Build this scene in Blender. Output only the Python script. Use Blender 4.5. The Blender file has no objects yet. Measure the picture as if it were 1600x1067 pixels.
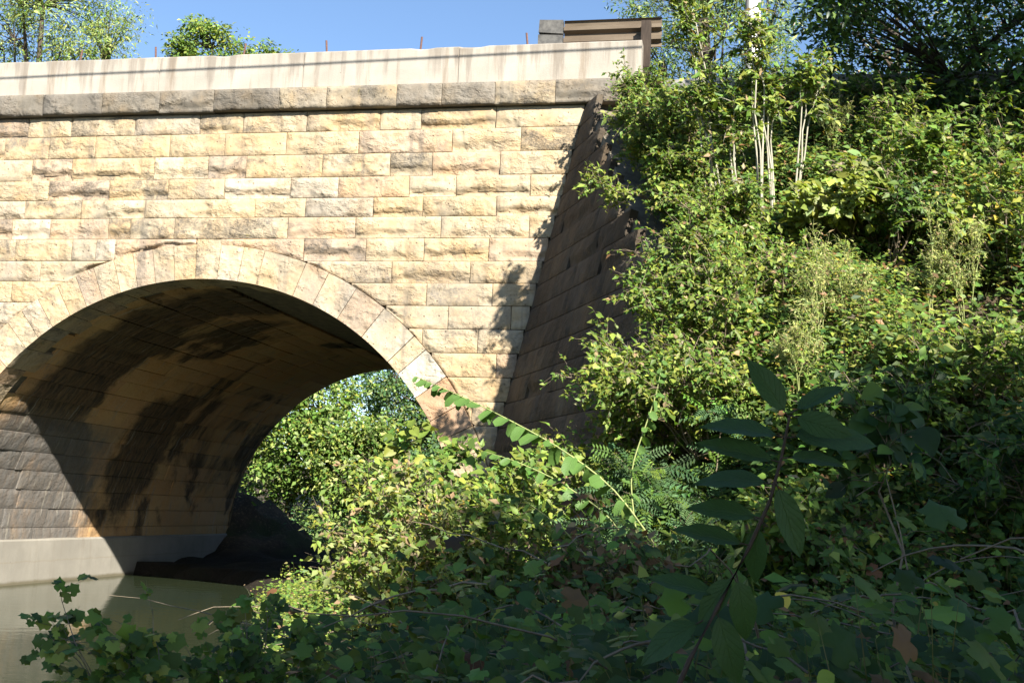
import bpy, math
import numpy as np
from mathutils import Vector, Matrix

scene = bpy.context.scene
COL = scene.collection
R_ = math.radians

# ------------------------------------------------------------------ camera, sky, sun, exposure
CAM = Vector((8.636, -17.404, 1.767))
cam_d = bpy.data.cameras.new("camera")
cam = bpy.data.objects.new("camera", cam_d)
COL.objects.link(cam)
right = Vector((0.98115638, 0.18857884, 0.04207357))
up = Vector((-0.01390359, -0.14828146, 0.98884746))
fwd = Vector((-0.19271444, 0.97079896, 0.14286538))
m = Matrix.Identity(4)
for i in range(3):
    m[i][0], m[i][1], m[i][2], m[i][3] = right[i], up[i], -fwd[i], CAM[i]
cam.matrix_world = m
cam_d.sensor_width = 36.0
cam_d.lens = 1819.0 / 1600.0 * 36.0
cam_d.clip_start = 0.05
cam_d.clip_end = 2000
scene.camera = cam

SUN_AZ, SUN_EL = R_(37.0), R_(32.8)
S = Vector((math.sin(SUN_AZ) * math.cos(SUN_EL), -math.cos(SUN_AZ) * math.cos(SUN_EL), math.sin(SUN_EL)))
world = bpy.data.worlds.new("World")
scene.world = world
world.use_nodes = True
wn = world.node_tree
bg = wn.nodes["Background"]
sky = wn.nodes.new("ShaderNodeTexSky")
sky.sky_type = 'NISHITA'
sky.sun_disc = False
sky.sun_elevation = SUN_EL
sky.sun_rotation = math.atan2(S.x, S.y)
sky.air_density = 1.0
sky.dust_density = 0.3
sky.ozone_density = 3.5
wn.links.new(sky.outputs[0], bg.inputs[0])
bg.inputs[1].default_value = 0.072
sun_d = bpy.data.lights.new("sun", 'SUN')
sun_d.energy = 5.0
sun_d.angle = R_(0.53)
sun_d.color = (1.0, 0.95, 0.86)
sun = bpy.data.objects.new("sun", sun_d)
COL.objects.link(sun)
sun.location = (30, -40, 40)
sun.rotation_euler = S.to_track_quat('Z', 'Y').to_euler()
vs = scene.view_settings
vs.view_transform = 'Standard'
vs.look = 'None'
vs.gamma = 1.0
vs.use_curve_mapping = False
vs.exposure = 1.6
cy = scene.cycles
cy.use_denoising = True
cy.max_bounces = 8
cy.diffuse_bounces = 4
cy.glossy_bounces = 4
cy.transmission_bounces = 4
cy.transparent_max_bounces = 8
cy.caustics_reflective = True
cy.blur_glossy = 3.3
cy.sample_clamp_indirect = 12.0

# ------------------------------------------------------------------ numeric helpers
def hsh(ix, iy, seed):
    h = (ix.astype(np.int64) * 374761393 + iy.astype(np.int64) * 668265263 + int(seed) * 974634777) & 0xFFFFFFFF
    h = ((h ^ (h >> 13)) * 1274126177) & 0xFFFFFFFF
    h = ((h ^ (h >> 16)) * 2246822519) & 0xFFFFFFFF
    return ((h ^ (h >> 15)) & 0xFFFFFF) / float(0xFFFFFF)

def vnoise(x, y, seed=0):
    x = np.asarray(x, float); y = np.asarray(y, float)
    ix = np.floor(x); iy = np.floor(y)
    fx = x - ix; fy = y - iy
    fx = fx * fx * (3 - 2 * fx); fy = fy * fy * (3 - 2 * fy)
    a = hsh(ix, iy, seed); b = hsh(ix + 1, iy, seed); c = hsh(ix, iy + 1, seed); d = hsh(ix + 1, iy + 1, seed)
    return (a + (b - a) * fx) * (1 - fy) + (c + (d - c) * fx) * fy

def fbm(x, y, seed=0, o=4):
    s = 0; a = 0.5; t = 0
    for k in range(o):
        s = s + a * vnoise(np.asarray(x) * 2 ** k, np.asarray(y) * 2 ** k, seed + 17 * k); t += a; a *= 0.5
    return s / t * 2 - 1

def sstep(a, b, x):
    t = np.clip((np.asarray(x, float) - a) / (b - a), 0, 1)
    return t * t * (3 - 2 * t)

def unit(v):
    return v / np.maximum(np.linalg.norm(v, axis=-1, keepdims=True), 1e-9)

# ------------------------------------------------------------------ object helpers
def tag(o, label=None, cat=None, group=None, kind=None):
    if label: o["label"] = label
    if cat: o["category"] = cat
    if group: o["group"] = group
    if kind: o["kind"] = kind
    return o

def thing(name, label, cat, loc, group=None):
    o = bpy.data.objects.new(name, None)
    o.empty_display_size = 0.2
    o.location = loc
    COL.objects.link(o)
    return tag(o, label, cat, group)

def link(name, me, parent=None, color=None):
    """mesh given in world coordinates; parents are plain translated empties or world-space meshes"""
    o = bpy.data.objects.new(name, me)
    COL.objects.link(o)
    if parent is not None:
        o.parent = parent
        t = Vector((0, 0, 0)); p = parent
        while p is not None:
            t += p.location; p = p.parent
        o.matrix_parent_inverse = Matrix.Translation(-parent.location) if parent.parent is None else Matrix.Identity(4)
    if color is not None:
        o.color = color
    return o

def mk(name, V, F, mat, smooth=False):
    me = bpy.data.meshes.new(name)
    me.from_pydata([tuple(v) for v in V], [], F)
    me.materials.append(mat)
    if smooth:
        me.polygons.foreach_set("use_smooth", np.ones(len(me.polygons), bool))
    me.update()
    return me

def tri_mesh(name, V, T, mat, col=None, uv=None, smooth=False):
    me = bpy.data.meshes.new(name)
    nv, nt = len(V), len(T)
    me.vertices.add(nv); me.vertices.foreach_set("co", np.ascontiguousarray(V, np.float32).ravel())
    me.loops.add(nt * 3); me.loops.foreach_set("vertex_index", np.ascontiguousarray(T, np.int32).ravel())
    me.polygons.add(nt)
    me.polygons.foreach_set("loop_start", np.arange(0, nt * 3, 3, dtype=np.int32))
    me.polygons.foreach_set("loop_total", np.full(nt, 3, np.int32))
    if smooth: me.polygons.foreach_set("use_smooth", np.ones(nt, bool))
    if col is not None:
        a = me.color_attributes.new("Col", 'FLOAT_COLOR', 'POINT')
        c = np.ones((nv, 4), np.float32); c[:, :3] = col
        a.data.foreach_set("color", c.ravel())
    me.materials.append(mat)
    me.update(calc_edges=True)
    me.validate()
    return me

def boxes_mesh(name, boxes, mat):
    """axis-aligned boxes (x0,y0,z0,x1,y1,z1) joined as one part"""
    V, F = [], []
    for (x0, y0, z0, x1, y1, z1) in boxes:
        b = len(V)
        V += [(x0, y0, z0), (x1, y0, z0), (x1, y1, z0), (x0, y1, z0), (x0, y0, z1), (x1, y0, z1), (x1, y1, z1), (x0, y1, z1)]
        F += [tuple(b + i for i in f) for f in ((0, 3, 2, 1), (4, 5, 6, 7), (0, 1, 5, 4), (1, 2, 6, 5), (2, 3, 7, 6), (3, 0, 4, 7))]
    return mk(name, V, F, mat)

def tubes(paths, sides=5):
    """paths: list of (points Nx3, radii N) -> V, T arrays"""
    Vs, Ts, base = [], [], 0
    for P, rad in paths:
        P = np.asarray(P, float); rad = np.asarray(rad, float); n = len(P)
        d = unit(np.gradient(P, axis=0))
        ref = np.where(np.abs(d[:, 2:3]) > 0.9, np.array([[1.0, 0, 0]]), np.array([[0, 0, 1.0]]))
        a = unit(np.cross(d, ref)); b = np.cross(d, a)
        th = np.arange(sides) / sides * 2 * np.pi
        ring = P[:, None] + rad[:, None, None] * (np.cos(th)[None, :, None] * a[:, None] + np.sin(th)[None, :, None] * b[:, None])
        Vs.append(ring.reshape(-1, 3))
        i = np.arange(n - 1)[:, None] * sides; k = np.arange(sides)[None]; k2 = (k + 1) % sides
        q = np.stack([i + k, i + k2, i + sides + k2, i + sides + k], -1).reshape(-1, 4) + base
        Ts.append(np.concatenate([q[:, [0, 1, 2]], q[:, [0, 2, 3]]]))
        base += n * sides
    return np.concatenate(Vs), np.concatenate(Ts)

# ------------------------------------------------------------------ materials
class NT:
    def __init__(s, name):
        s.m = bpy.data.materials.new(name); s.m.use_nodes = True
        s.t = s.m.node_tree; s.b = s.t.nodes["Principled BSDF"]; s.out = s.t.nodes["Material Output"]
    def n(s, typ, **kw):
        nd = s.t.nodes.new(typ)
        for k, v in kw.items(): setattr(nd, k, v)
        return nd
    def put(s, sock, v):
        if isinstance(v, bpy.types.NodeSocket): s.t.links.new(v, sock)
        elif v is not None: sock.default_value = v
    def noise(s, vec, scale, detail=4, rough=0.55, dist=0.0):
        nd = s.n("ShaderNodeTexNoise"); s.put(nd.inputs["Vector"], vec); nd.inputs["Scale"].default_value = scale
        nd.inputs["Detail"].default_value = detail; nd.inputs["Roughness"].default_value = rough; nd.inputs["Distortion"].default_value = dist
        return nd.outputs["Fac"]
    def math(s, op, a, b=None, c=None, clamp=False):
        nd = s.n("ShaderNodeMath", operation=op, use_clamp=clamp); s.put(nd.inputs[0], a)
        if b is not None: s.put(nd.inputs[1], b)
        if c is not None: s.put(nd.inputs[2], c)
        return nd.outputs[0]
    def ramp(s, v, lo, hi, o0=0.0, o1=1.0):
        nd = s.n("ShaderNodeMapRange", interpolation_type='SMOOTHSTEP'); s.put(nd.inputs[0], v)
        for i, x in enumerate((lo, hi, o0, o1)): nd.inputs[i + 1].default_value = x
        return nd.outputs[0]
    def mix(s, f, a, b, mode='MIX'):
        nd = s.n("ShaderNodeMix", data_type='RGBA', blend_type=mode); s.put(nd.inputs[0], f)
        for sock, v in ((nd.inputs[6], a), (nd.inputs[7], b)):
            s.put(sock, v if isinstance(v, bpy.types.NodeSocket) else (*v, 1.0))
        return nd.outputs[2]
    def scale(s, vec, xyz, off=None):
        nd = s.n("ShaderNodeMapping"); s.put(nd.inputs["Vector"], vec); nd.inputs["Scale"].default_value = xyz
        if off is not None: nd.inputs["Location"].default_value = off
        return nd.outputs[0]
    def add(s, a, b):
        nd = s.n("ShaderNodeVectorMath", operation='ADD'); s.put(nd.inputs[0], a); s.put(nd.inputs[1], b); return nd.outputs[0]
    def bump(s, h, strength, dist, normal=None):
        nd = s.n("ShaderNodeBump"); nd.inputs["Strength"].default_value = strength; nd.inputs["Distance"].default_value = dist
        s.put(nd.inputs["Height"], h)
        if normal is not None: s.put(nd.inputs["Normal"], normal)
        return nd.outputs[0]
    def fin(s, col=None, rough=None, normal=None, spec=None):
        if col is not None: s.put(s.b.inputs["Base Color"], col if isinstance(col, bpy.types.NodeSocket) else (*col, 1))
        if rough is not None: s.put(s.b.inputs["Roughness"], rough)
        if normal is not None: s.put(s.b.inputs["Normal"], normal)
        if spec is not None: s.b.inputs["Specular IOR Level"].default_value = spec
        return s.m

def mat_stone(name, dark=0.0):
    """quarry-faced sandstone: tone and amount of black weathering come from each block's own colour"""
    k = NT(name)
    oi = k.n("ShaderNodeObjectInfo")
    pos = k.n("ShaderNodeTexCoord").outputs["Object"]
    off = k.n("ShaderNodeCombineXYZ")
    r10 = k.math('MULTIPLY', oi.outputs["Random"], 37.0)
    for i in range(3): k.put(off.inputs[i], r10)
    own = k.add(pos, off.outputs[0])
    col = k.mix(k.ramp(k.noise(own, 2.4, 5), 0.35, 0.7), oi.outputs["Color"], k.mix(1.0, oi.outputs["Color"], (1.03, 0.91, 0.76), 'MULTIPLY'))
    col = k.mix(k.ramp(k.noise(pos, 22, 5, 0.7), 0.3, 0.75, 0.0, 0.34), col, k.mix(1.0, col, (0.62, 0.56, 0.5), 'MULTIPLY'))
    st = k.noise(k.scale(own, (1.1, 1.1, 1.7)), 2.1, 7, 0.66, 0.6)
    amt = k.math('MULTIPLY_ADD', oi.outputs["Alpha"], -0.22, 0.635)
    stain = k.math('MULTIPLY', k.math('SUBTRACT', st, amt), 8.0, clamp=True)
    fine = k.ramp(k.noise(pos, 30, 4, 0.75), 0.3, 0.65, 0.35, 1.0)
    col = k.mix(k.math('MULTIPLY', k.math('MULTIPLY', stain, fine), 0.86), col, (0.10, 0.088, 0.072))
    broad = k.noise(k.scale(pos, (0.55, 0.55, 0.38), (4.0, 0, 1.7)), 1.5, 6, 0.66, 0.4)
    col = k.mix(k.math('MULTIPLY', k.math('MULTIPLY', k.ramp(broad, 0.48, 0.64), fine), 0.62), col, (0.185, 0.165, 0.14))
    run = k.noise(k.scale(pos, (1.6, 1.6, 0.09)), 1.5, 4, 0.6)
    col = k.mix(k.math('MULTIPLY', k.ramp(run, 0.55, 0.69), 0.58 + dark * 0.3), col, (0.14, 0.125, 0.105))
    lich = k.math('MULTIPLY', k.ramp(k.noise(pos, 2.1, 5, 0.7), 0.68, 0.76), 0.55)
    col = k.mix(lich, col, (0.36, 0.29, 0.05))
    vo = k.n("ShaderNodeTexVoronoi"); k.put(vo.inputs["Vector"], pos); vo.inputs["Scale"].default_value = 7.5
    pit = k.ramp(vo.outputs["Distance"], 0.07, 0.13, 1.0, 0.0)
    vo2 = k.n("ShaderNodeTexVoronoi"); k.put(vo2.inputs["Vector"], pos); vo2.inputs["Scale"].default_value = 21
    pit2 = k.math('MULTIPLY', k.ramp(vo2.outputs["Distance"], 0.10, 0.2, 1.0, 0.0), k.ramp(k.noise(pos, 4, 2), 0.45, 0.6))
    pits = k.math('MAXIMUM', pit, pit2)
    col = k.mix(k.math('MULTIPLY', pits, 0.6), col, (0.10, 0.07, 0.045))
    if dark: col = k.mix(k.ramp(k.noise(pos, 0.8, 4), 0.3, 0.6, dark * 0.6, dark), col, (0.047, 0.037, 0.027))  # dark wash: the wing wall's shade put into the stone colour
    h1 = k.noise(pos, 16, 7, 0.66); h2 = k.noise(k.scale(own, (1.0, 1.0, 1.6)), 5.5, 5, 0.6, 0.6)
    rm = k.ramp(k.noise(own, 1.9, 3, 0.5), 0.38, 0.62, 0.12, 1.0)
    nb = k.bump(k.math('MULTIPLY', h2, rm), 0.8, 0.075); nb = k.bump(k.math('MULTIPLY', h1, k.math('ADD', rm, 0.25)), 0.75, 0.024, nb); nb = k.bump(k.math('SUBTRACT', 1.0, pits), 0.6, 0.02, nb)
    return k.fin(col, 0.92, nb, 0.2)

def mat_soffit():
    """underside of the vault: ochre sandstone with black crusts that partly stand for tree shadow, lime runs; UV = (metres along barrel, metres of arc)"""
    k = NT("vault_stone")
    oi = k.n("ShaderNodeObjectInfo")
    uv = k.n("ShaderNodeUVMap").outputs[0]
    pos = k.n("ShaderNodeTexCoord").outputs["Object"]
    col = k.mix(k.ramp(k.noise(uv, 1.3, 6, 0.65), 0.4, 0.75), oi.outputs["Color"], (0.45, 0.245, 0.095))
    col = k.mix(k.ramp(k.noise(k.scale(uv, (2.2, 0.7, 1)), 2.2, 5, 0.7), 0.55, 0.7, 0, 0.6), col, (0.24, 0.215, 0.18))
    sp = k.n("ShaderNodeSeparateXYZ"); k.put(sp.inputs[0], uv)
    yy, ss = sp.outputs[0], sp.outputs[1]
    wob = k.math('ADD', k.math('MULTIPLY', k.math('SUBTRACT', k.noise(uv, 0.8, 6, 0.65), 0.5), 2.6), k.math('MULTIPLY_ADD', oi.outputs["Alpha"], 0.5, -0.12))
    low = k.ramp(ss, 1.5, 2.7, 1, 0)
    yw = k.math('ADD', k.math('SUBTRACT', k.math('ADD', yy, wob), k.math('MULTIPLY', low, 1.3)), k.math('MULTIPLY', k.math('MULTIPLY', low, k.ramp(yy, 1.5, 2.5, 1, 0)), 2.2))
    seep_shadow = k.math('MULTIPLY', k.ramp(yw, 0.7, 1.5), k.ramp(yw, 3.05, 3.5, 1, 0))
    ex = k.math('POWER', k.math('DIVIDE', k.math('SUBTRACT', yy, 6.1), 1.1), 2.0)
    ey = k.math('POWER', k.math('DIVIDE', k.math('SUBTRACT', ss, 2.1), 1.7), 2.0)
    blob = k.ramp(k.math('ADD', k.math('ADD', ex, ey), wob), 0.7, 1.3, 1, 0)
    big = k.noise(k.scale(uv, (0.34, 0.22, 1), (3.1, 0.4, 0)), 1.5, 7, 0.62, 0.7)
    crust_shadow = k.math('MULTIPLY', k.math('SUBTRACT', big, k.math('MULTIPLY_ADD', oi.outputs["Alpha"], -0.10, 0.565)), 13.0, clamp=True)
    crust_shadow = k.math('MAXIMUM', crust_shadow, k.math('MAXIMUM', seep_shadow, blob))  # black stains, partly tree shadow put into the colour
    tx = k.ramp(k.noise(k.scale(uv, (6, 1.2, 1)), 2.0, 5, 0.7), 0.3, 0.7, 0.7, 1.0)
    col = k.mix(k.math('MULTIPLY', k.math('MULTIPLY', crust_shadow, tx), 0.97), col, (0.020, 0.019, 0.018))
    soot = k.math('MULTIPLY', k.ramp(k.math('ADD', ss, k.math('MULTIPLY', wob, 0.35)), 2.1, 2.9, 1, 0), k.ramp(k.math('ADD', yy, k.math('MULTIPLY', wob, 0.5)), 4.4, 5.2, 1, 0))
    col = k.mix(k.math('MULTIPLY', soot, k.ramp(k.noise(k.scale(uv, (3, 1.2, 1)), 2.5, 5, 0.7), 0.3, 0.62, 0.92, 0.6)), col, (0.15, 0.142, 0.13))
    lime = k.ramp(k.noise(k.scale(uv, (5.0, 0.35, 1)), 1.7, 6, 0.7), 0.57, 0.68, 0, 0.62)
    col = k.mix(lime, col, (0.34, 0.31, 0.25))
    nb = k.bump(k.noise(pos, 5, 6, 0.65), 0.8, 0.05); nb = k.bump(k.noise(pos, 28, 5, 0.7), 0.6, 0.012, nb)
    return k.fin(col, 0.85, nb, 0.25)

def mat_concrete(name, base, streak=0.5, tide=False, drips=False):
    k = NT(name)
    pos = k.n("ShaderNodeTexCoord").outputs["Object"]
    col = k.mix(k.ramp(k.noise(pos, 0.9, 6, 0.65), 0.3, 0.7), base, tuple(c * 0.78 for c in base))
    run = k.noise(k.scale(pos, (1.8, 1.8, 0.16)), 2.2, 6, 0.68)
    col = k.mix(k.math('MULTIPLY', k.ramp(run, 0.5, 0.72), streak), col, (base[0] * 0.5, base[1] * 0.42, base[2] * 0.34))
    col = k.mix(k.ramp(k.noise(k.scale(pos, (1, 1, 0.4)), 5, 6, 0.75), 0.6, 0.75, 0, 0.35), col, (0.2, 0.18, 0.15))
    drip = k.noise(k.scale(pos, (1.0, 1.0, 0.07)), 3.4, 5, 0.7)
    sz_ = k.n("ShaderNodeSeparateXYZ"); k.put(sz_.inputs[0], pos)
    if drips: col = k.mix(k.math('MULTIPLY', k.ramp(k.math('ADD', drip, k.math('MULTIPLY', k.math('SUBTRACT', sz_.outputs[2], 8.95), 0.22)), 0.46, 0.62), 0.62), col, (0.15, 0.125, 0.10))
    vo = k.n("ShaderNodeTexVoronoi"); k.put(vo.inputs["Vector"], pos); vo.inputs["Scale"].default_value = 3.2
    col = k.mix(k.ramp(vo.outputs["Distance"], 0.02, 0.05, 0.6, 0), col, (0.12, 0.1, 0.08))
    if tide:
        sep = k.n("ShaderNodeSeparateXYZ"); k.put(sep.inputs[0], pos)
        zz = k.math('ADD', sep.outputs[2], k.math('MULTIPLY', k.noise(pos, 3, 4), 0.06))
        col = k.mix(k.ramp(zz, 0.05, 0.12, 0.85, 0), col, (0.10, 0.085, 0.05))
        col = k.mix(k.math('MULTIPLY', k.ramp(zz, 0.42, 0.44), k.ramp(zz, 0.44, 0.47, 0.4, 0)), col, (0.2, 0.17, 0.12))
    nb = k.bump(k.noise(pos, 40, 5, 0.7), 0.35, 0.01); nb = k.bump(k.noise(k.scale(pos, (1, 1, 0.3)), 3, 3), 0.3, 0.03, nb)
    return k.fin(col, 0.9, nb, 0.2)

def mat_plain(name, a, b, sc=8, rough=0.85, bump=0.4, stretch=(1, 1, 1), metal=0.0):
    k = NT(name)
    pos = k.n("ShaderNodeTexCoord").outputs["Object"]
    v = k.scale(pos, stretch)
    col = k.mix(k.ramp(k.noise(v, sc, 6, 0.65), 0.3, 0.7), a, b)
    k.b.inputs["Metallic"].default_value = metal
    return k.fin(col, rough, k.bump(k.noise(v, sc * 4, 5, 0.7), bump, 0.01), 0.3)

def mat_leaf(name, trans=0.36, rough=0.5, spec=0.3):
    k = NT(name)
    at = k.n("ShaderNodeAttribute", attribute_name="Col")
    col = at.outputs["Color"]
    k.fin(col, rough, None, spec)
    tr = k.n("ShaderNodeBsdfTranslucent")
    k.put(tr.inputs[0], k.mix(1.0, col, (1.35, 1.25, 0.55), 'MULTIPLY'))
    mx = k.n("ShaderNodeMixShader"); mx.inputs[0].default_value = trans
    k.t.links.new(k.b.outputs[0], mx.inputs[1]); k.t.links.new(tr.outputs[0], mx.inputs[2])
    k.t.links.new(mx.outputs[0], k.out.inputs[0])
    return k.m

def mat_bigleaf(name, base, vein):
    """large single leaf, UV u across -1..1, v along 0..1: curved side veins as fine relief and colour"""
    k = NT(name)
    uv = k.n("ShaderNodeUVMap").outputs[0]
    sp = k.n("ShaderNodeSeparateXYZ"); k.put(sp.inputs[0], uv)
    au = k.math('ABSOLUTE', sp.outputs[0])
    ph = k.math('SUBTRACT', k.math('MULTIPLY', sp.outputs[1], 7.0), k.math('MULTIPLY', k.math('POWER', au, 0.8), 2.6))
    fr = k.math('ABSOLUTE', k.math('SUBTRACT', k.math('FRACT', ph), 0.5))
    v1 = k.ramp(fr, 0.0, 0.07, 1.0, 0.0); v2 = k.ramp(au, 0.0, 0.05, 1.0, 0.0)
    vv = k.math('MAXIMUM', v1, v2)
    pos = k.n("ShaderNodeTexCoord").outputs["Object"]
    col = k.mix(k.ramp(k.noise(pos, 30, 4), 0.3, 0.7, 0, 0.6), base, tuple(c * 0.72 for c in base))
    col = k.mix(k.math('MULTIPLY', vv, 0.4), col, vein)
    col = k.mix(k.ramp(k.noise(pos, 60, 3), 0.72, 0.76, 0, 0.7), col, (0.12, 0.07, 0.03))
    k.fin(col, 0.5, k.bump(k.math('SUBTRACT', 1.0, vv), 0.7, 0.003), 0.28)
    tr = k.n("ShaderNodeBsdfTranslucent"); k.put(tr.inputs[0], k.mix(1.0, col, (1.3, 1.3, 0.5), 'MULTIPLY'))
    mx = k.n("ShaderNodeMixShader"); mx.inputs[0].default_value = 0.3
    k.t.links.new(k.b.outputs[0], mx.inputs[1]); k.t.links.new(tr.outputs[0], mx.inputs[2]); k.t.links.new(mx.outputs[0], k.out.inputs[0])
    return k.m

def mat_water():
    k = NT("river_water")
    pos = k.n("ShaderNodeTexCoord").outputs["Object"]
    col = k.mix(k.ramp(k.noise(pos, 0.25, 4), 0.3, 0.7), (0.026, 0.036, 0.018), (0.034, 0.043, 0.022))
    nb = k.bump(k.noise(k.scale(pos, (1, 1.6, 1)), 2.6, 4, 0.55), 0.16, 0.02)
    k.b.inputs["IOR"].default_value = 1.333
    return k.fin(col, 0.03, nb, 0.5)

def mat_ground():
    k = NT("bank_soil")
    pos = k.n("ShaderNodeTexCoord").outputs["Object"]
    col = k.mix(k.ramp(k.noise(pos, 1.2, 6), 0.35, 0.65), (0.085, 0.062, 0.040), (0.045, 0.036, 0.024))
    col = k.mix(k.ramp(k.noise(pos, 14, 5, 0.75), 0.5, 0.68, 0, 0.8), col, (0.17, 0.125, 0.075))
    col = k.mix(k.ramp(k.noise(pos, 0.5, 5), 0.5, 0.62, 0, 0.7), col, (0.035, 0.05, 0.016))
    sz_ = k.n("ShaderNodeSeparateXYZ"); k.put(sz_.inputs[0], pos)
    wet_shade = k.ramp(k.math('ADD', sz_.outputs[2], k.math('MULTIPLY', k.noise(pos, 2.0, 4), 0.5)), 0.55, 0.95, 0.85, 0)
    col = k.mix(wet_shade, col, (0.020, 0.017, 0.012))  # damp low soil, darkened further to paint in the shade under the arch
    return k.fin(col, 0.95, k.bump(k.noise(pos, 11, 7, 0.7), 0.9, 0.05), 0.15)

M = dict(
    stone=mat_stone("sandstone"), wing=mat_stone("wing_sandstone_shaded", 0.88), vault=mat_soffit(),
    parapet=mat_concrete("parapet_concrete", (0.35, 0.315, 0.265), 0.8, False, True),
    footing=mat_concrete("footing_concrete", (0.27, 0.25, 0.21), 0.25, True),
    kerb=mat_concrete("kerb_concrete", (0.33, 0.315, 0.29), 0.4),
    mortar=mat_plain("mortar", (0.10, 0.085, 0.065), (0.2, 0.17, 0.12), 6),
    road=mat_plain("asphalt", (0.045, 0.045, 0.045), (0.07, 0.068, 0.065), 30),
    corten=mat_plain("weathering_steel", (0.105, 0.078, 0.052), (0.16, 0.125, 0.088), 3, 0.65, 0.15, (0.3, 1, 1), 0.3),
    darksteel=mat_plain("grey_end_plate", (0.11, 0.105, 0.095), (0.05, 0.048, 0.045), 9, 0.6, 0.3),
    post=mat_plain("post_wood", (0.055, 0.04, 0.03), (0.03, 0.022, 0.017), 8, 0.9, 0.5, (3, 3, 0.4)),
    rebar=mat_plain("rusty_rebar", (0.16, 0.08, 0.06), (0.09, 0.05, 0.04), 40, 0.8, 0.4),
    pole=mat_plain("pole_paint", (0.70, 0.69, 0.66), (0.55, 0.53, 0.50), 3, 0.6, 0.1, (3, 3, 0.3)),
    cable=mat_plain("cable_sheath", (0.03, 0.03, 0.03), (0.05, 0.05, 0.05), 4, 0.6, 0.1),
    bark=mat_plain("bark", (0.085, 0.068, 0.05), (0.045, 0.036, 0.028), 9, 0.95, 0.9, (3, 3, 0.5)),
    palestem=mat_plain("pale_stem", (0.40, 0.37, 0.29), (0.25, 0.235, 0.17), 14, 0.7, 0.3, (2, 2, 0.4)),
    greenstem=mat_plain("green_stem", (0.26, 0.29, 0.10), (0.18, 0.21, 0.07), 14, 0.6, 0.2),
    darkstem=mat_plain("dark_stem", (0.045, 0.03, 0.022), (0.07, 0.045, 0.03), 20, 0.6, 0.3),
    twig=mat_plain("twig", (0.24, 0.19, 0.13), (0.15, 0.115, 0.08), 15, 0.9, 0.4),
    leaf=mat_leaf("leaf"), softleaf=mat_leaf("soft_leaf", 0.28, 0.6, 0.25), darkleaf=mat_leaf("tree_leaf", 0.22, 0.42, 0.4),
    dogwood=mat_bigleaf("dogwood_leaf", (0.052, 0.108, 0.030), (0.10, 0.165, 0.055)),
    heartleaf=mat_bigleaf("heart_leaf", (0.105, 0.20, 0.045), (0.19, 0.28, 0.10)),
    water=mat_water(), ground=mat_ground(),
    rock=mat_plain("boulder_stone", (0.24, 0.19, 0.135), (0.13, 0.105, 0.075), 5, 0.95, 0.9),
)

# ------------------------------------------------------------------ the lie of the land
R, ZS, RE, LB = 4.6, 0.687, 5.18, 11.8          # arch radius, spring level, extrados radius, barrel length
WD = R_(63.0)
WDIR = np.array([math.cos(WD), -math.sin(WD), 0.0])       # wing wall runs out from the face this way
BAT = 0.229

def corner_x(z): return 6.2 - BAT * (8.08 - np.asarray(z, float))

SH_Y = [-60, -20, -14, -9, -4, 0, 3, 5.8, 6.6, 7.2, 8.0]
SH_X = [6.6, 6.4, 6.0, 4.9, 3.3, 1.5, 0.1, -1.5, -3.6, -6.5, -12.0]

def ground_z(x, y):
    x = np.asarray(x, float); y = np.asarray(y, float)
    d = x - np.interp(y, SH_Y, SH_X)
    bank = -0.9 + 1.15 * sstep(-1.2, 0.5, d) + 0.5 * sstep(0.3, 3.0, d) * sstep(4.5, 1.5, y)
    bank = np.where(y > 8.0, 0.22, bank)
    bank = bank + (1.35 * np.exp(-((x + 5.0) / 1.9) ** 2 - ((y - 13.5) / 2.2) ** 2) * (1 + 0.9 * fbm(x * 1.6, y * 1.6, 19)) + 0.28 * np.clip(fbm(x * 1.3, y * 1.3, 15), -0.5, 1)) * sstep(6.2, 8.5, y)
    bank = bank + 0.06 * fbm(x * 0.8, y * 0.8, 5) * sstep(0.1, 0.6, d)
    t = x - (6.62 + 0.33 * np.maximum(-y, 0))
    front = 8.15 - 0.84 * np.maximum(-y - 0.35, 0)
    backs = 8.15 - 0.75 * np.maximum(y - 12.5, 0)
    emb = np.minimum(np.minimum(front, backs), 8.15)
    emb = emb + 0.18 * fbm(x * 0.6, y * 0.6, 9) * sstep(0.5, 2, -y)
    mr = sstep(-0.05 - 2.6 * sstep(4.6, 6.8, -y), 0.25, t) * np.where(y > 0, sstep(6.9, 7.3, x), 1)
    ml = sstep(-13.5, -15.5, x)
    mask = np.maximum(mr, ml)
    z = np.maximum(bank, mask * emb + (1 - mask) * -5)
    far = sstep(24, 60, y) * 3.0 + sstep(40, 160, np.hypot(x, y)) * 3.0
    return z + far

def build_ground():
    gx = np.unique(np.concatenate([np.linspace(-400, -30, 12), np.linspace(-30, -6, 25), np.linspace(-6, 20, 131), np.linspace(20, 40, 21), np.linspace(40, 400, 12)]))
    gy = np.unique(np.concatenate([np.linspace(-300, -30, 10), np.linspace(-30, 2, 129), np.linspace(2, 40, 77), np.linspace(40, 600, 18)]))
    X, Y = np.meshgrid(gx, gy, indexing='ij')
    Z = ground_z(X, Y)
    V = np.stack([X, Y, Z], -1).reshape(-1, 3)
    nx, ny = len(gx), len(gy)
    i, j = np.meshgrid(np.arange(nx - 1), np.arange(ny - 1), indexing='ij')
    a = (i * ny + j).ravel()
    T = np.concatenate([np.stack([a, a + ny, a + ny + 1], -1), np.stack([a, a + ny + 1, a + 1], -1)])
    o = link("ground", tri_mesh("ground", V, T, M['ground'], smooth=True))
    tag(o, "brown soil of the river bank and embankment slope", "ground", kind='structure')
build_ground()
wv = [(-300, -250, 0), (9, -250, 0), (9, 9, 0), (-300, 9, 0)]
tag(link("water", mk("water", wv, [(0, 1, 2, 3)], M['water'])), "still murky green river water under the arch", "water", kind='structure')
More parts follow.
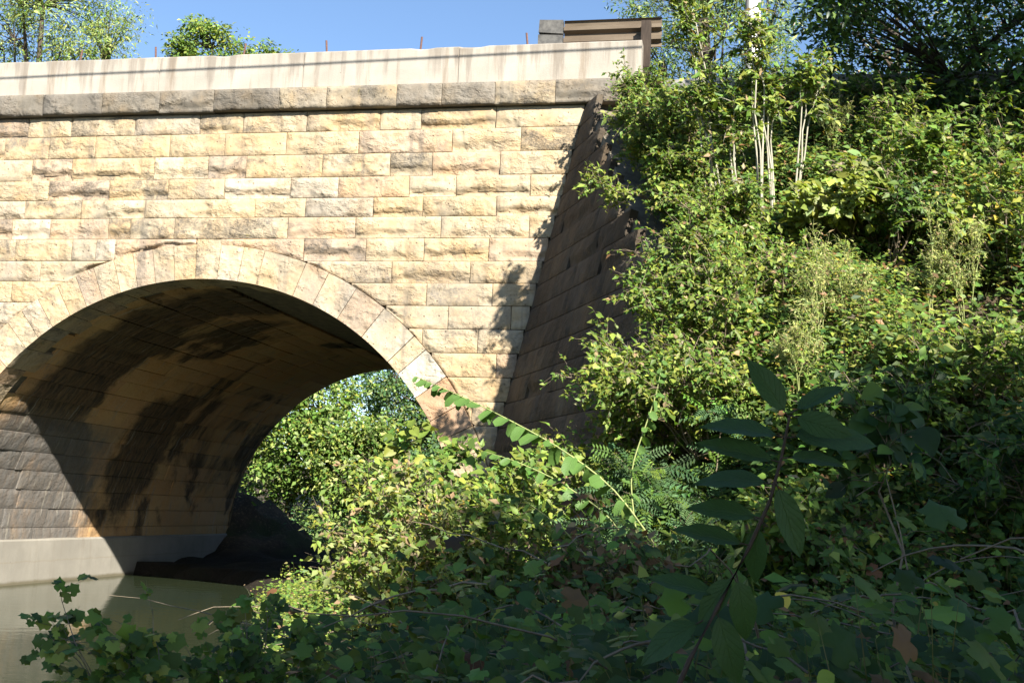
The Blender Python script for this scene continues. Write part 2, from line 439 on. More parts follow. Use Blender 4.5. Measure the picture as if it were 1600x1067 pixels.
rd = boxes_mesh("road", [(-60, 0.9, 8.2, 7.3, 11.2, 8.36), (7.3, 0.9, 8.16, 60, 11.2, 8.36)], M['road'])
tag(link("road", rd), "grey asphalt road crossing the bridge", "road", kind='structure')

# ------------------------------------------------------------------ masonry
rng = np.random.default_rng(7)

def relief(u, v, w, h, seed, rough=1.0, spall=0.6, bottom=True):
    """outward relief in metres of a quarry-faced block; u, v local metres"""
    r = np.random.default_rng(seed)
    e = np.minimum(np.minimum(u, w - u), np.minimum(v, h - v))
    draft = sstep(0.0, 0.04, e)
    n = 0.016 * fbm(u * 4.2 + 9, v * 5.5, seed) + 0.010 * fbm(u * 13, v * 15, seed + 3, 3)
    lowr = 0.35 + 0.9 * sstep(0.72, 0.15, v / np.maximum(h, 1e-6)) * (0.4 + 0.6 * vnoise(u * 2.1, u * 0 + 0.3, seed + 8))
    d = (0.022 + 1.5 * rough * n * lowr) * draft
    if r.random() < spall:
        for _ in range(1 + (r.random() < 0.35)):
            v0 = h * r.uniform(0.14, 0.46)
            line = v0 + 0.07 * fbm(u * 3.0, u * 0 + 3.3, seed + 11, 4)
            dep = r.uniform(0.03, 0.075)
            msk = sstep(0.42, 0.62, vnoise(u * 1.6 + r.uniform(0, 50), u * 0 + 0.5, seed + 5)) if r.random() < 0.6 else 1.0
            d = d - dep * sstep(0.012, -0.02, v - line) * msk * sstep(0, 0.03, e + 0.012) + 0.008 * msk * sstep(0.06, 0.0, np.abs(v - line - 0.03)) * draft
    return np.maximum(d, -0.05)

def block(name, U, V, D, mapf, mat, parent, color, back=0.10, uvf=None):
    nu, nv = U.shape[0] - 1, U.shape[1] - 1
    P = mapf(U, V, D).reshape(-1, 3)
    idx = np.arange((nu + 1) * (nv + 1)).reshape(nu + 1, nv + 1)
    q = np.stack([idx[:-1, :-1], idx[1:, :-1], idx[1:, 1:], idx[:-1, 1:]], -1).reshape(-1, 4)
    T = np.concatenate([q[:, [0, 1, 2]], q[:, [0, 2, 3]]])
    rim = np.concatenate([idx[:, 0], idx[-1, 1:], idx[-2::-1, -1], idx[0, -2:0:-1]])
    k = len(rim); b = len(P)
    Pb = mapf(U, V, np.full_like(D, -back)).reshape(-1, 3)[rim]
    P2 = np.concatenate([P, P[rim], Pb])
    i = np.arange(k); j = (i + 1) % k
    side = np.concatenate([np.stack([b + i, b + k + i, b + j], -1), np.stack([b + j, b + k + i, b + k + j], -1)])
    me = bpy.data.meshes.new(name)
    TT = np.concatenate([T, side])
    me = tri_mesh(name, P2, TT, mat)
    sm = np.zeros(len(me.polygons), bool); sm[:len(T)] = True
    me.polygons.foreach_set("use_smooth", sm)
    if uvf is not None:
        uvl = me.uv_layers.new(name="UVMap")
        uu, vv = uvf(U, V)
        uvp = np.stack([uu.ravel(), vv.ravel()], -1)
        full = np.concatenate([uvp, uvp[rim], uvp[rim]])
        li = np.zeros(len(me.loops), np.int32); me.loops.foreach_get("vertex_index", li)
        uvl.data.foreach_set("uv", full[li].astype(np.float32).ravel())
    return link(name, me, parent, color)

TONES = [((0.425, 0.350, 0.240), 0.48), ((0.42, 0.332, 0.212), 0.29), ((0.415, 0.318, 0.224), 0.10), ((0.42, 0.360, 0.275), 0.09), ((0.36, 0.31, 0.24), 0.04)]
def tone(r, stain):
    c = TONES[r.choice(len(TONES), p=[t[1] for t in TONES])][0]
    g = r.uniform(0.92, 1.05)
    return (c[0] * g, c[1] * g, c[2] * g, stain)

bridge = thing("stone_arch_bridge", "pale sandstone block bridge with one round arch over the river", "bridge", (0, 0, 0))
COURSE = [8.1, 7.755, 7.369, 6.984, 6.636, 6.318, 5.963, 5.591, 5.238, 4.8775, 4.512, 4.1365, 3.7625, 3.39, 3.02, 2.65, 2.27, 1.89, 1.5, 1.1, 0.7, 0.3]
JOINT = {0: [-3.48, -2.67, -1.48, -0.3, 0.48, 1.59, 2.85, 3.54, 4.77], 1: [-3.05, -2.18, -0.81, 0.18, 1.26, 2.51, 4.07, 5.19],
         2: [-3.34, -2.58, -1.06, -0.09, 0.59, 1.91, 3.06, 3.76, 4.87], 3: [-2.98, -1.85, -0.77, 0.23, 1.39, 2.21, 3.4, 4.17, 5.37],
         4: [-3.39, -2.33, -1.16, 0.8, 1.67, 2.82, 3.64, 4.84], 5: [-2.88, -1.8, -1.4, -0.6, 1.39, 2.54, 3.96, 5.38],
         6: [-3.49, -2.43, -1.99, -1.64, 1.69, 2.74, 3.7, 4.75], 7: [-2.98, 3.19, 4.47], 8: [-3.48, 3.78, 4.84], 9: [4.15, 5.15], 10: [4.64], 11: [4.95]}
GAP = 0.0055
def arc_z(x):
    return np.where(np.abs(x) < RE, ZS + np.sqrt(np.maximum(RE * RE - x * x, 0)), -9.0)

seed = 100
for ci in range(len(COURSE) - 1):
    z1, z0 = COURSE[ci], COURSE[ci + 1]
    xs = list(JOINT.get(ci, []))
    x = (xs[0] if xs else -RE - 0.5) - rng.uniform(0.7, 1.2)
    while x > -7.6:
        xs.insert(0, x); x -= rng.uniform(0.65, 1.3)
    end = float(corner_x(z0)) + 0.06
    if not JOINT.get(ci): xs += [4.6 if ci % 2 else 5.0]
    xs = [v for v in xs if v < end - 0.25] + [end]
    for a, b in zip(xs[:-1], xs[1:]):
        pieces = [(a, b)]
        if a < 0 < b and ci >= 6: pieces = [(a, -0.19), (0.24, b)] if ci == 6 else [(a, 0), (0, b)]
        for (xa, xb) in pieces:
            xa += GAP; xb -= GAP; zt = z1 - GAP; zb = z0 + GAP
            # clip by the extrados of the arch ring
            lim = math.sqrt(max(RE ** 2 - (zt - 0.03 - ZS) ** 2, 0)) if zt - 0.03 - ZS < RE else 0.0
            if zt - ZS < RE + 0.03 and zt > ZS:
                if xb > 0: xa = max(xa, lim)
                else: xb = min(xb, -lim)
            if zt <= ZS:
                if xb > 0: xa = max(xa, RE)
                else: xb = min(xb, -RE)
            if xb - xa < 0.06: continue
            w, h = xb - xa, zt - zb
            nu = int(np.clip(w / 0.05, 3, 28)); nv = 8
            uu = np.linspace(xa, xb, nu + 1)
            lo = np.maximum(zb, arc_z(uu) + GAP)
            lo = np.minimum(lo, zt - 0.012)
            tt = np.linspace(0, 1, nv + 1)
            U = np.repeat(uu[:, None], nv + 1, 1); V = lo[:, None] + (zt - lo)[:, None] * tt[None]
            seed += 1
            rr = np.random.default_rng(seed)
            hh = (zt - lo)[:, None]
            D = relief(U - xa, (V - lo[:, None]), w, hh, seed, 1.0, 0.72 if ci < 8 else 0.4)
            stain = rr.choice([rr.uniform(0.05, 0.3), rr.uniform(0.35, 0.6), rr.uniform(0.65, 0.95)], p=[0.24, 0.44, 0.32])
            if xa > 2 and ci > 2: stain *= 0.55
            if xa < -0.5 and ci < 6: stain = min(1, stain + 0.15)
            block("masonry_block", U, V, D, lambda U, V, D: np.stack([U, -D, V], -1), M['stone'], bridge, tone(rr, stain), 0.14)

# arch ring
VL = [91.8, 96.3, 100.5, 104.5, 108.4, 112.6, 116.4, 120.4, 124.9, 128.7, 132.2, 137.9]
VRt = [87.0, 82.5, 78.4, 70.1, 65.4, 59.4, 53.0, 45.6, 42.4, 36.4, 31.0, 26.7]
va = [(VL[i], VL[i + 1]) for i in range(len(VL) - 1)] + [(a, a + 4.21) for a in 137.9 + 4.21 * np.arange(10)]
va += [(VRt[i + 1], VRt[i]) for i in range(len(VRt) - 1)] + [(26.7 * (1 - (k + 1) / 6), 26.7 * (1 - k / 6)) for k in range(6)] + [(87.0, 91.8)]
for (a0, a1) in va:
    seed += 1; rr = np.random.default_rng(seed)
    key = a0 == 87.0
    re = 5.27 if key else RE
    ga = math.degrees(0.0055 / R)
    A0, A1 = math.radians(a0 + ga), math.radians(a1 - ga)
    na = max(4, int((A1 - A0) * 4.9 / 0.055)); nr = 11; ny = 7
    th = np.linspace(A0, A1, na + 1)
    # front and intrados in one sheet: radial rows then rows running into the barrel
    dep = 0.52 if int(a0 * 10) % 2 else 0.78
    w = (A1 - A0) * 4.9
    rad = np.linspace(re - GAP, R, nr + 1)
    TH, RA = np.meshgrid(th, rad, indexing='ij')
    er = np.minimum(np.minimum((TH - A0), (A1 - TH)) * 4.9, np.minimum(RA - R, re - RA))
    D = 0.030 + (0.011 * fbm(TH * 26, RA * 5.5, seed) + 0.009 * fbm(TH * 70, RA * 15, seed + 4, 3)) * sstep(-0.02, 0.09, er)
    D += 0.003 * rr.uniform(-1, 1)
    Pf = np.stack([RA * np.cos(TH), -D, ZS + RA * np.sin(TH)], -1)
    yy = np.linspace(0.05, dep, ny)
    TH2, YY = np.meshgrid(th, yy, indexing='ij')
    R2 = R + 0.012 * fbm(TH2 * 9, YY * 5, seed) - 0.004
    Pi = np.stack([R2 * np.cos(TH2), YY, ZS + R2 * np.sin(TH2)], -1)
    Pi = np.concatenate([Pf[:, -1:], Pi], 1)
    V, T = [], []
    def sheet(G):
        b0 = sum(len(v) for v in V)
        n0, n1 = G.shape[:2]
        ix = np.arange(n0 * n1).reshape(n0, n1) + b0
        qd = np.stack([ix[:-1, :-1], ix[:-1, 1:], ix[1:, 1:], ix[1:, :-1]], -1).reshape(-1, 4)
        V.append(G.reshape(-1, 3)); T.append(np.concatenate([qd[:, [0, 1, 2]], qd[:, [0, 2, 3]]]))
    sheet(Pf); sheet(Pi)
    nfront = sum(len(t) for t in T)
    Pt = np.stack([(re - GAP) * np.cos(th), np.full_like(th, dep), ZS + (re - GAP) * np.sin(th)], -1)
    sheet(np.stack([Pf[:, 0], Pt], 1))
    for row in (0, -1):                                       # radial beds, as fans to the back edge
        path = np.concatenate([Pf[row], Pi[row]])
        sheet(np.stack([path, np.repeat(Pt[row][None], len(path), 0)], 1))
    V = np.concatenate(V); T = np.concatenate(T)
    me = tri_mesh("voussoir", V, T, M['stone'])
    sm = np.zeros(len(me.polygons), bool); sm[:nfront] = True
    me.polygons.foreach_set("use_smooth", sm)
    c = tone(rr, rr.uniform(0.15, 0.6))
    if a0 == 36.4: c = (0.46, 0.43, 0.36, 0.0)
    if 26 < a0 < 32: c = (0.40, 0.27, 0.175, 0.2)
    o = link("voussoir", me, bridge, c)
    if key: o["label"] = "taller keystone at the crown of the arch"

# vault stones (the side of the barrel in view), each row a ring course of long stones
VA = np.linspace(90, 180, 21)
for ri in range(20):
    a0, a1 = VA[ri], VA[ri + 1]
    y = 0.785 if ri % 2 else 0.525
    while y < LB - 0.3:
        ln = rng.uniform(0.9, 1.7)
        ye = min(y + ln, LB)
        if LB - ye < 0.5: ye = LB
        seed += 1; rr = np.random.default_rng(seed)
        A0, A1 = math.radians(a0) + 0.0011, math.radians(a1) - 0.0011
        yy = np.linspace(y + 0.005, ye - 0.005, int(np.clip((ye - y) / 0.12, 4, 14)) + 1)
        aa = np.linspace(A0, A1, 6)
        U, V = np.meshgrid(yy, aa, indexing='ij')
        w, h = ye - y, (A1 - A0) * R
        D = 0.55 * relief(U - y, (V - A0) * R, w, h, seed, 1.0, 0.3) - 0.012 + 0.012 * rr.uniform(-1, 1)
        g = rr.uniform(0.9, 1.1)
        c = (0.44 * g, 0.275 * g * rr.uniform(0.96, 1.05), 0.13 * g, rr.uniform(0, 0.5))
        D = np.maximum(D, -0.03)
        block("vault_stone", U[:, ::-1], V[:, ::-1], D[:, ::-1], lambda U, V, D: np.stack([(R - D) * np.cos(V), U, ZS + (R - D) * np.sin(V)], -1),
              M['vault'], bridge, c, 0.09, lambda U, V: (U, (math.pi - V) * R))
        y = ye

# core: mortar bed behind all face blocks, the other side of the barrel, far face, fill
def core():
    V, F = [], []
    def quad(*p):
        b = len(V); V.extend(p); F.append(tuple(range(b, b + len(p))))
    xs = np.concatenate([[-15.0, -8.0], np.linspace(-R, R, 61), [5.6, 6.9]])
    for yf in (0.08, LB - 0.01):
        for a, b in zip(xs[:-1], xs[1:]):
            lo = lambda x: ZS + math.sqrt(max(R * R - x * x, 0)) if abs(x) < R + 1e-6 else -0.9
            la, lb = lo(a), lo(b)
            if abs(a) >= R - 1e-6 and abs(b) >= R - 1e-6: la = lb = -0.9
            quad((a, yf, la + 0.012), (b, yf, lb + 0.012), (b, yf, 8.2), (a, yf, 8.2))
    th = np.radians(np.linspace(0, 180, 61)); rr_ = R + 0.055
    for a, b in zip(th[:-1], th[1:]):
        quad((rr_ * math.cos(a), 0.03, ZS + rr_ * math.sin(a)), (rr_ * math.cos(b), 0.03, ZS + rr_ * math.sin(b)),
             (rr_ * math.cos(b), LB, ZS + rr_ * math.sin(b)), (rr_ * math.cos(a), LB, ZS + rr_ * math.sin(a)))
    for sx in (-rr_, rr_):
        quad((sx, 0.03, -0.9), (sx, LB, -0.9), (sx, LB, ZS), (sx, 0.03, ZS))
    quad((-15, 0.03, 8.2), (6.9, 0.03, 8.2), (6.9, LB, 8.2), (-15, LB, 8.2))
    quad((-15, 0.03, -0.9), (-15, LB, -0.9), (-15, LB, 8.2), (-15, 0.03, 8.2))
    link("mortar_bed", mk("mortar_bed", V, F, M['mortar']), bridge)
core()

# concrete footing along the pier in the water
pf = []
nseg = 30
yy = np.linspace(-0.35, LB + 0.2, nseg + 1)
V, F = [], []
for y in yy:
    wob = 0.012 * float(fbm(y * 1.3, 2.0, 3))
    V += [(-R - 0.6, y, -0.9), (-R + 0.075 + wob, y, -0.9), (-R + 0.06 + wob, y, 0.80), (-R + 0.03, y, 0.84 + wob), (-R - 0.6, y, 0.845)]
for i in range(nseg):
    for j in range(4):
        F.append((i * 5 + j, (i + 1) * 5 + j, (i + 1) * 5 + j + 1, i * 5 + j + 1))
F += [(0, 1, 2, 3, 4), tuple(nseg * 5 + j for j in (4, 3, 2, 1, 0))]
fo = link("concrete_footing", mk("concrete_footing", V, F, M['footing']), bridge)
fo["label"] = "smooth grey concrete footing along the pier at the waterline"

# coping course, projecting
cj = [-8.2, -7.1, -6.2, -5.2, -4.2, -3.17, -2.06, -1.0, -0.02, 1.13, 1.95, 3.14, 3.89, 4.76, 5.73, 6.75]
for a, b in zip(cj[:-1], cj[1:]):
    seed += 1; rr = np.random.default_rng(seed)
    z0, z1 = 8.105 + rr.uniform(-.006, .006), 8.475
    nu = int((b - a) / 0.05)
    uu = np.linspace(a + 0.004, b - 0.004, nu + 1)
    # profile: underside, face, top, as one sheet
    vv = np.concatenate([[0], np.linspace(0.10, 0.47, 9), [0.56]])
    U, Vv = np.meshgrid(uu, vv, indexing='ij')
    prj = 0.135 + 0.95 * relief(U - a, np.clip(Vv - 0.10, 0, 0.37), b - a, 0.37, seed, 1.0, 0.55) - 0.01 + rr.uniform(-.012, .012)
    Yc = np.where(Vv < 0.05, 0.02, np.where(Vv > 0.5, 0.2, -prj))
    Zc = np.where(Vv < 0.05, z0, np.where(Vv > 0.5, z1, z0 + np.clip(Vv - 0.10, 0, 0.37) / 0.37 * (z1 - z0)))
    g = rr.uniform(0.75, 1.05)
    c = (0.205 * g, 0.182 * g, 0.147 * g, rr.uniform(0.5, 1.0)) if rr.random() < 0.75 else (0.34 * g, 0.29 * g, 0.21 * g, 0.75)
    block("coping_stone", U, Vv, prj, lambda U, V, D: np.stack([U, Yc + (D < 0) * 0.0 + np.where(D < -0.05, 0.3, 0.0), Zc], -1), M['stone'], bridge, c, 0.1)

# concrete parapet with formwork marks, bent slightly uneven
xs = np.sort(np.concatenate([np.linspace(-16, 7.05, 160)] + [[a - 0.012, a - 0.007, a + 0.007, a + 0.012] for a in (-7.6, -4.9, -1.14, 1.45, 4.1)]))
spall_r = np.random.default_rng(77)
V, F = [], []
for x in xs:
    jt = 0.016 if min(abs(x - a) for a in (-7.6, -4.9, -1.14, 1.45, 4.1)) < 0.009 else 0.0
    chip = 0.03 * float(sstep(0.66, 0.8, vnoise(x * 2.3, 0.7, 91)))
    w1 = jt + 0.010 * float(fbm(x * 0.7, 0.3, 21)); w2 = 0.010 * float(fbm(x * 0.9, 5.3, 22))
    V += [(x, 0.03 + w1, 8.45), (x, 0.022 + w1, 8.78), (x, 0.03 + w2 + jt, 9.125 + w2 - chip), (x, 0.055 + chip, 9.15 + w2 - chip * 0.3), (x, 0.40, 9.15 + w2), (x, 0.42, 8.3)]
n = len(xs)
for i in range(n - 1):
    for j in range(5):
        F.append((i * 6 + j, (i + 1) * 6 + j, (i + 1) * 6 + j + 1, i * 6 + j + 1))
F += [tuple((n - 1) * 6 + j for j in range(6)), tuple(5 - j for j in range(6))]
par = link("parapet", mk("parapet", V, F, M['parapet']), bridge)
par["label"] = "plain pale concrete parapet with rust streaks along the top"
for x, lean in ((-2.78, .01), (-1.33, -.008), (0.27, .012), (1.78, -.01), (3.39, .006), (5.2, -.012)):
    P = [(x + lean * t * 10, 0.22, 9.10 + t) for t in (0, 0.1, 0.2, 0.31)]
    Vt, Tt = tubes([(P, [0.017] * 4), ([P[-1], (P[-1][0], 0.22, 9.415)], [0.017, 0.002])], 7)
    link("rebar_stub", tri_mesh("rebar_stub", Vt, Tt, M['rebar']), par)

# ------------------------------------------------------------------ wing wall
wing = thing("wing_wall", "shaded battered wing wall of stone courses coloured darker for shade meeting the bridge face", "wall", (6.2, 0, 0.5))
WN = np.array([-math.sin(WD), -math.cos(WD), 0.0])
def wmap(U, V, D):
    x = corner_x(V)
    return np.stack([x + WDIR[0] * U + WN[0] * D, WDIR[1] * U + WN[1] * D, V + 0.2 * D], -1)
def wtop(s): return 8.25 - 0.74 * s
zr = [8.1, 7.74, 7.36, 6.98, 6.62, 6.27, 5.91, 5.55, 5.19, 4.83, 4.47, 4.10, 3.74, 3.36, 2.98, 2.6, 2.2, 1.8, 1.4, 1.0, 0.6]
for ci in range(len(zr) - 1):
    z1, z0 = zr[ci], zr[ci + 1]
    smax = min(max((8.25 - z1) / 0.74, 0.55), 6.6)
    s = 0.0
    first = True
    while s < smax - 0.15:
        ln = rng.uniform(0.8, 1.5) if not first else (0.55 if ci % 2 else 1.0)
        first = False
        e = min(s + ln, smax)
        if smax - e < 0.35: e = smax
        seed += 1; rr = np.random.default_rng(seed)
        nu = int(np.clip((e - s) / 0.07, 3, 20))
        U, V = np.meshgrid(np.linspace(s + GAP, e - GAP, nu + 1), np.linspace(z0 + GAP, z1 - GAP, 7), indexing='ij')
        D = relief(U - s, V - z0, e - s, z1 - z0, seed, 0.7, 0.2) * 0.8
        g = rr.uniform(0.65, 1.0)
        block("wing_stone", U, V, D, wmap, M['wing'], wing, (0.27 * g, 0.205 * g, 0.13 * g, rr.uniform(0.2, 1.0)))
        s = e
V = [wmap(np.array(u), np.array(z), np.array(-0.07)) for (u, z) in ((0, 8.1), (0, 0.3), (6.5, 0.3), (6.5, 3.3), (0.4, 7.85))]
V += [v + np.array([0.9, 0.5, 0]) for v in V]
F = [(0, 1, 2, 3, 4), (0, 4, 9, 5), (4, 3, 8, 9), (3, 2, 7, 8)]
link("mortar_bed", mk("wing_bed", V, F, M['mortar']), wing)

# ------------------------------------------------------------------ guard rail, kerb slab, pole, cable
def w_beam(x0, x1, y, z0, h):
    """pressed W section seen from behind"""
    prof = [(0, 0.0), (0.02, 0.04), (0.16, 0.05), (0.24, -0.03), (0.36, -0.03), (0.44, 0.05), (0.56, 0.05), (0.64, -0.03), (0.76, -0.03), (0.84, 0.05), (0.98, 0.04), (1.0, 0.0)]
    V, F = [], []
    for x in (x0, x1):
        V += [(x, y + p, z0 + t * h) for t, p in prof]
        V += [(x, y + p + 0.012, z0 + t * h) for t, p in prof]
    k = len(prof)
    for j in range(k - 1):
        F += [(j, j + 1, 2 * k + j + 1, 2 * k + j), (k + j, 3 * k + j, 3 * k + j + 1, k + j + 1)]
    F += [(0, 2 * k, 3 * k, k), (k - 1, 2 * k - 1, 4 * k - 1, 3 * k - 1)]
    F += [(j, k + j, k + j + 1, j + 1) for j in range(k - 1)]
    return V, F
rail = thing("guard_rail", "brown weathered steel guard rail ending above the concrete parapet", "guard rail", (7, 0.6, 8.3))
for a, b in ((5.72, 7.32),):
    V, F = w_beam(a, b - 0.004, 0.55, 9.24, 0.50)
    link("rail_beam", mk("rail_beam", V, F, M['corten']), rail)
V = [(5.3, 0.50, 9.26), (5.71, 0.50, 9.24), (5.71, 0.50, 9.475), (5.3, 0.50, 9.50), (5.3, 0.62, 9.26), (5.71, 0.62, 9.24), (5.71, 0.62, 9.475), (5.3, 0.62, 9.50)]
bf = [(0, 1, 2, 3), (4, 7, 6, 5), (0, 4, 5, 1), (1, 5, 6, 2), (2, 6, 7, 3), (3, 7, 4, 0)]
link("end_plate", mk("end_plate", V, bf, M['darksteel']), rail)
V = [(5.31, 0.48, 9.53), (5.71, 0.5, 9.50), (5.71, 0.50, 9.735), (5.32, 0.48, 9.745), (5.31, 0.60, 9.53), (5.71, 0.62, 9.50), (5.71, 0.62, 9.735), (5.32, 0.60, 9.745)]
link("end_plate", mk("end_plate", V, bf, M['darksteel']), rail)
for x in (5.5, 7.08, 7.98):
    tilt = 0.01 * math.sin(x * 7)
    pb = boxes_mesh("post", [(x - 0.075, 0.33 if x > 7.06 else 0.62, 7.6, x + 0.075, 0.49 if x > 7.06 else 0.76, 9.60)], M['post'])
    link("post", pb, rail)

V, F = [], []
xs = np.linspace(7.3, 22, 40)
for x in xs:
    w = 0.02 * float(fbm(x * 1.1, 1, 31))
    V += [(x, 0.12 + w, 8.0), (x, 0.10 + w, 8.5 + w), (x, 0.16, 8.53 + w), (x, 0.9, 8.53 + w), (x, 0.9, 8.1)]
for i in range(len(xs) - 1):
    for j in range(4): F.append((i * 5 + j, (i + 1) * 5 + j, (i + 1) * 5 + j + 1, i * 5 + j + 1))
F += [(4, 3, 2, 1, 0)]
tag(link("kerb", mk("kerb", V, F, M['kerb'])), "pale concrete kerb slab edging the road above the slope", "kerb", kind='structure')

pole = thing("utility_pole", "tall white utility pole rising behind the saplings by the road", "pole", (8.8, 6.0, 8.2))
Vt, Tt = tubes([([(8.8, 6, 8.0), (8.8, 6, 12.5), (8.8, 6, 19)], [0.165, 0.15, 0.12])], 16)
link("shaft", tri_mesh("shaft", Vt, Tt, M['pole'], smooth=True), pole)
Vt, Tt = tubes([([(8.66, 5.84, 8.0), (8.67, 5.85, 14), (8.68, 5.86, 18)], [0.03, 0.03, 0.03])], 8)
link("conduit", tri_mesh("conduit", Vt, Tt, M['cable'], smooth=True), pole)

cx = np.linspace(-20, 24, 60)
tt_ = 4.5
zc_ = np.interp(cx, [-20, -4.1, 1, 7, 24], [8.86, 8.86, 8.92, 9.03, 9.7])
P = np.stack([cx + S.x * tt_, 0.02 + S.y * tt_ + 0 * cx, zc_ + S.z * tt_], -1)
Vt, Tt = tubes([(P, np.full(60, 0.016))], 6)
tag(link("overhead_cable", tri_mesh("overhead_cable", Vt, Tt, M['cable'])), "overhead cable whose thin shadow line crosses the concrete parapet", "cable")


# ------------------------------------------------------------------ leaves and plants
def T_(V, T): return np.array(V, float), np.array(T, int)
OVATE = T_([(0, 0, 0), (-.27, .36, .05), (0, .46, -.03), (.27, .36, .05), (0, 1, -.10)], [(0, 2, 1), (0, 3, 2), (1, 2, 4), (2, 3, 4)])
LANCE = T_([(0, 0, 0), (-.13, .4, .03), (.13, .4, .03), (0, 1, -.12)], [(0, 2, 1), (1, 2, 3)])
_o = [(0, 0, 0), (-.20, .07, .05), (-.35, .24, .07), (-.38, .44, .06), (-.29, .66, .02), (-.13, .86, -.05), (0, 1, -.13), (.13, .86, -.05), (.29, .66, .02), (.38, .44, .06), (.35, .24, .07), (.20, .07, .05)]
ROUND = T_(_o + [(0, .40, -.02)], [(12, (k_ + 1) % 12, k_) for k_ in range(12)])
def lobed(nt):
    """palmate leaf: five lobes with a toothed margin, cupped between the main veins; nt teeth per side"""
    half = []
    for i in range(nt + 1):
        a = math.radians(-62 + (90 + 62) * i / nt)            # from beside the stalk up to the tip
        lob = max(math.exp(-((math.degrees(a) - c) / w) ** 2) * h for c, w, h in ((90, 24, .66), (38, 22, .60), (-18, 24, .47), (-55, 20, .34)))
        rr_ = (0.33 + lob * 0.44) * (1.0 + (0.04 if i % 2 else -0.03))
        half.append((math.cos(a) * rr_, .36 + math.sin(a) * rr_))
    half[-1] = (0, .36 + .66)
    out = [(0, .20)] + half + [(-x, y) for x, y in half[-2::-1]]
    V = [(0, .36, 0.0)]
    mid = [(x * .5, .36 + (y - .36) * .5, .045 - .05 * abs(x)) for x, y in out]
    rim = [(x, y, -.22 * x * x - .12 * max(y - .6, 0) + .02 * math.sin(i * 2.1)) for i, (x, y) in enumerate(out)]
    n = len(out)
    T = []
    for i in range(n):
        k = (i + 1) % n
        T += [(0, 1 + k, 1 + i), (1 + i, 1 + k, 1 + n + k), (1 + i, 1 + n + k, 1 + n + i)]
    return T_(V + mid + rim, T)
GRAPE = lobed(8)
FOLD = T_([(0, 0, 0), (-.27, .40, .07), (0, 1, -.09), (.27, .40, .07)], [(0, 2, 1), (0, 3, 2)])
STEM = T_([(-.010, 0, 0), (.010, 0, 0), (0, 1, 0)], [(0, 1, 2)])
_p = [(0, 0, 0), (-.012, .5, .02), (.012, .5, .02), (0, 1, -.12)]
_pt = [(0, 1, 2), (1, 3, 2)]
for kk in range(6):
    yb = .18 + .15 * kk; zz = -.12 * max(yb - .4, 0)
    for sx in (-1, 1):
        b = len(_p)
        L = .30 * (1 - abs(kk - 2) * .09)
        _p += [(0, yb, zz), (sx * L * .5, yb + .02 - .02, zz + .02), (sx * L, yb + .10, zz - .05), (sx * L * .5, yb + .11, zz + .02)]
        _pt += [(b, b + 1, b + 2), (b, b + 2, b + 3)]
PINNATE = T_(_p, _pt)
TRI3 = T_([(0, .25, 0), (-.22, .62, .03), (0, 1, -.1), (.22, .62, .03), (-.42, .05, .02), (-.55, .42, -.06), (-.18, .38, .0), (.42, .05, .02), (.55, .42, -.06), (.18, .38, 0)],
          [(0, 3, 1), (1, 3, 2), (0, 4, 5), (0, 5, 6), (0, 8, 7), (0, 9, 8)])

GREEN = (0.098, 0.170, 0.028); YGREEN = (0.195, 0.240, 0.042); DEEP = (0.040, 0.082, 0.020); BLUE = (0.062, 0.120, 0.046)
BROWN = (0.17, 0.095, 0.042); YELLOW = (0.36, 0.28, 0.045); TAN = (0.30, 0.22, 0.12); PALE = (0.25, 0.30, 0.105)

def leaf_cols(r, n, mix, var=0.25):
    """mix: list of (colour, weight)"""
    c = np.array([m_[0] for m_ in mix]); p = np.array([m_[1] for m_ in mix], float); p /= p.sum()
    k = r.choice(len(mix), n, p=p)
    out = c[k] * np.exp(r.normal(0, var, (n, 1)))
    out[:, 0] *= np.exp(r.normal(0, 0.10, n))
    return np.clip(out, 0.004, 0.7)

def leaves(tmpl, pos, d, nrm, size, col):
    TV, TT = tmpl
    d = unit(d); d = unit(d - 0.72 * np.sum(d * nrm, -1, keepdims=True) * nrm)
    x = unit(np.cross(d, nrm)); nn = np.cross(x, d)
    V = pos[:, None] + size[:, None, None] * (TV[None, :, 0:1] * x[:, None] + TV[None, :, 1:2] * d[:, None] + TV[None, :, 2:3] * nn[:, None])
    n, k = len(pos), len(TV)
    T = (TT[None] + (np.arange(n) * k)[:, None, None]).reshape(-1, 3)
    return V.reshape(-1, 3), T, np.repeat(col, k, 0)

def merge(parts):
    Vs, Ts, Cs, b = [], [], [], 0
    for V, T, C in parts:
        Vs.append(V); Ts.append(T + b); Cs.append(C); b += len(V)
    return np.concatenate(Vs), np.concatenate(Ts), np.concatenate(Cs)

def rand_dir(r, n): return unit(r.normal(size=(n, 3)))

def curve(p0, d0, length, n, r, bend=0.25, droop=0.0):
    P = [np.array(p0, float)]; d = unit(np.array(d0, float))
    st = length / (n - 1)
    for _ in range(n - 1):
        d = unit(d + r.normal(0, bend / math.sqrt(n), 3) + np.array([0, 0, -droop / n]))
        P.append(P[-1] + d * st)
    return np.array(P)

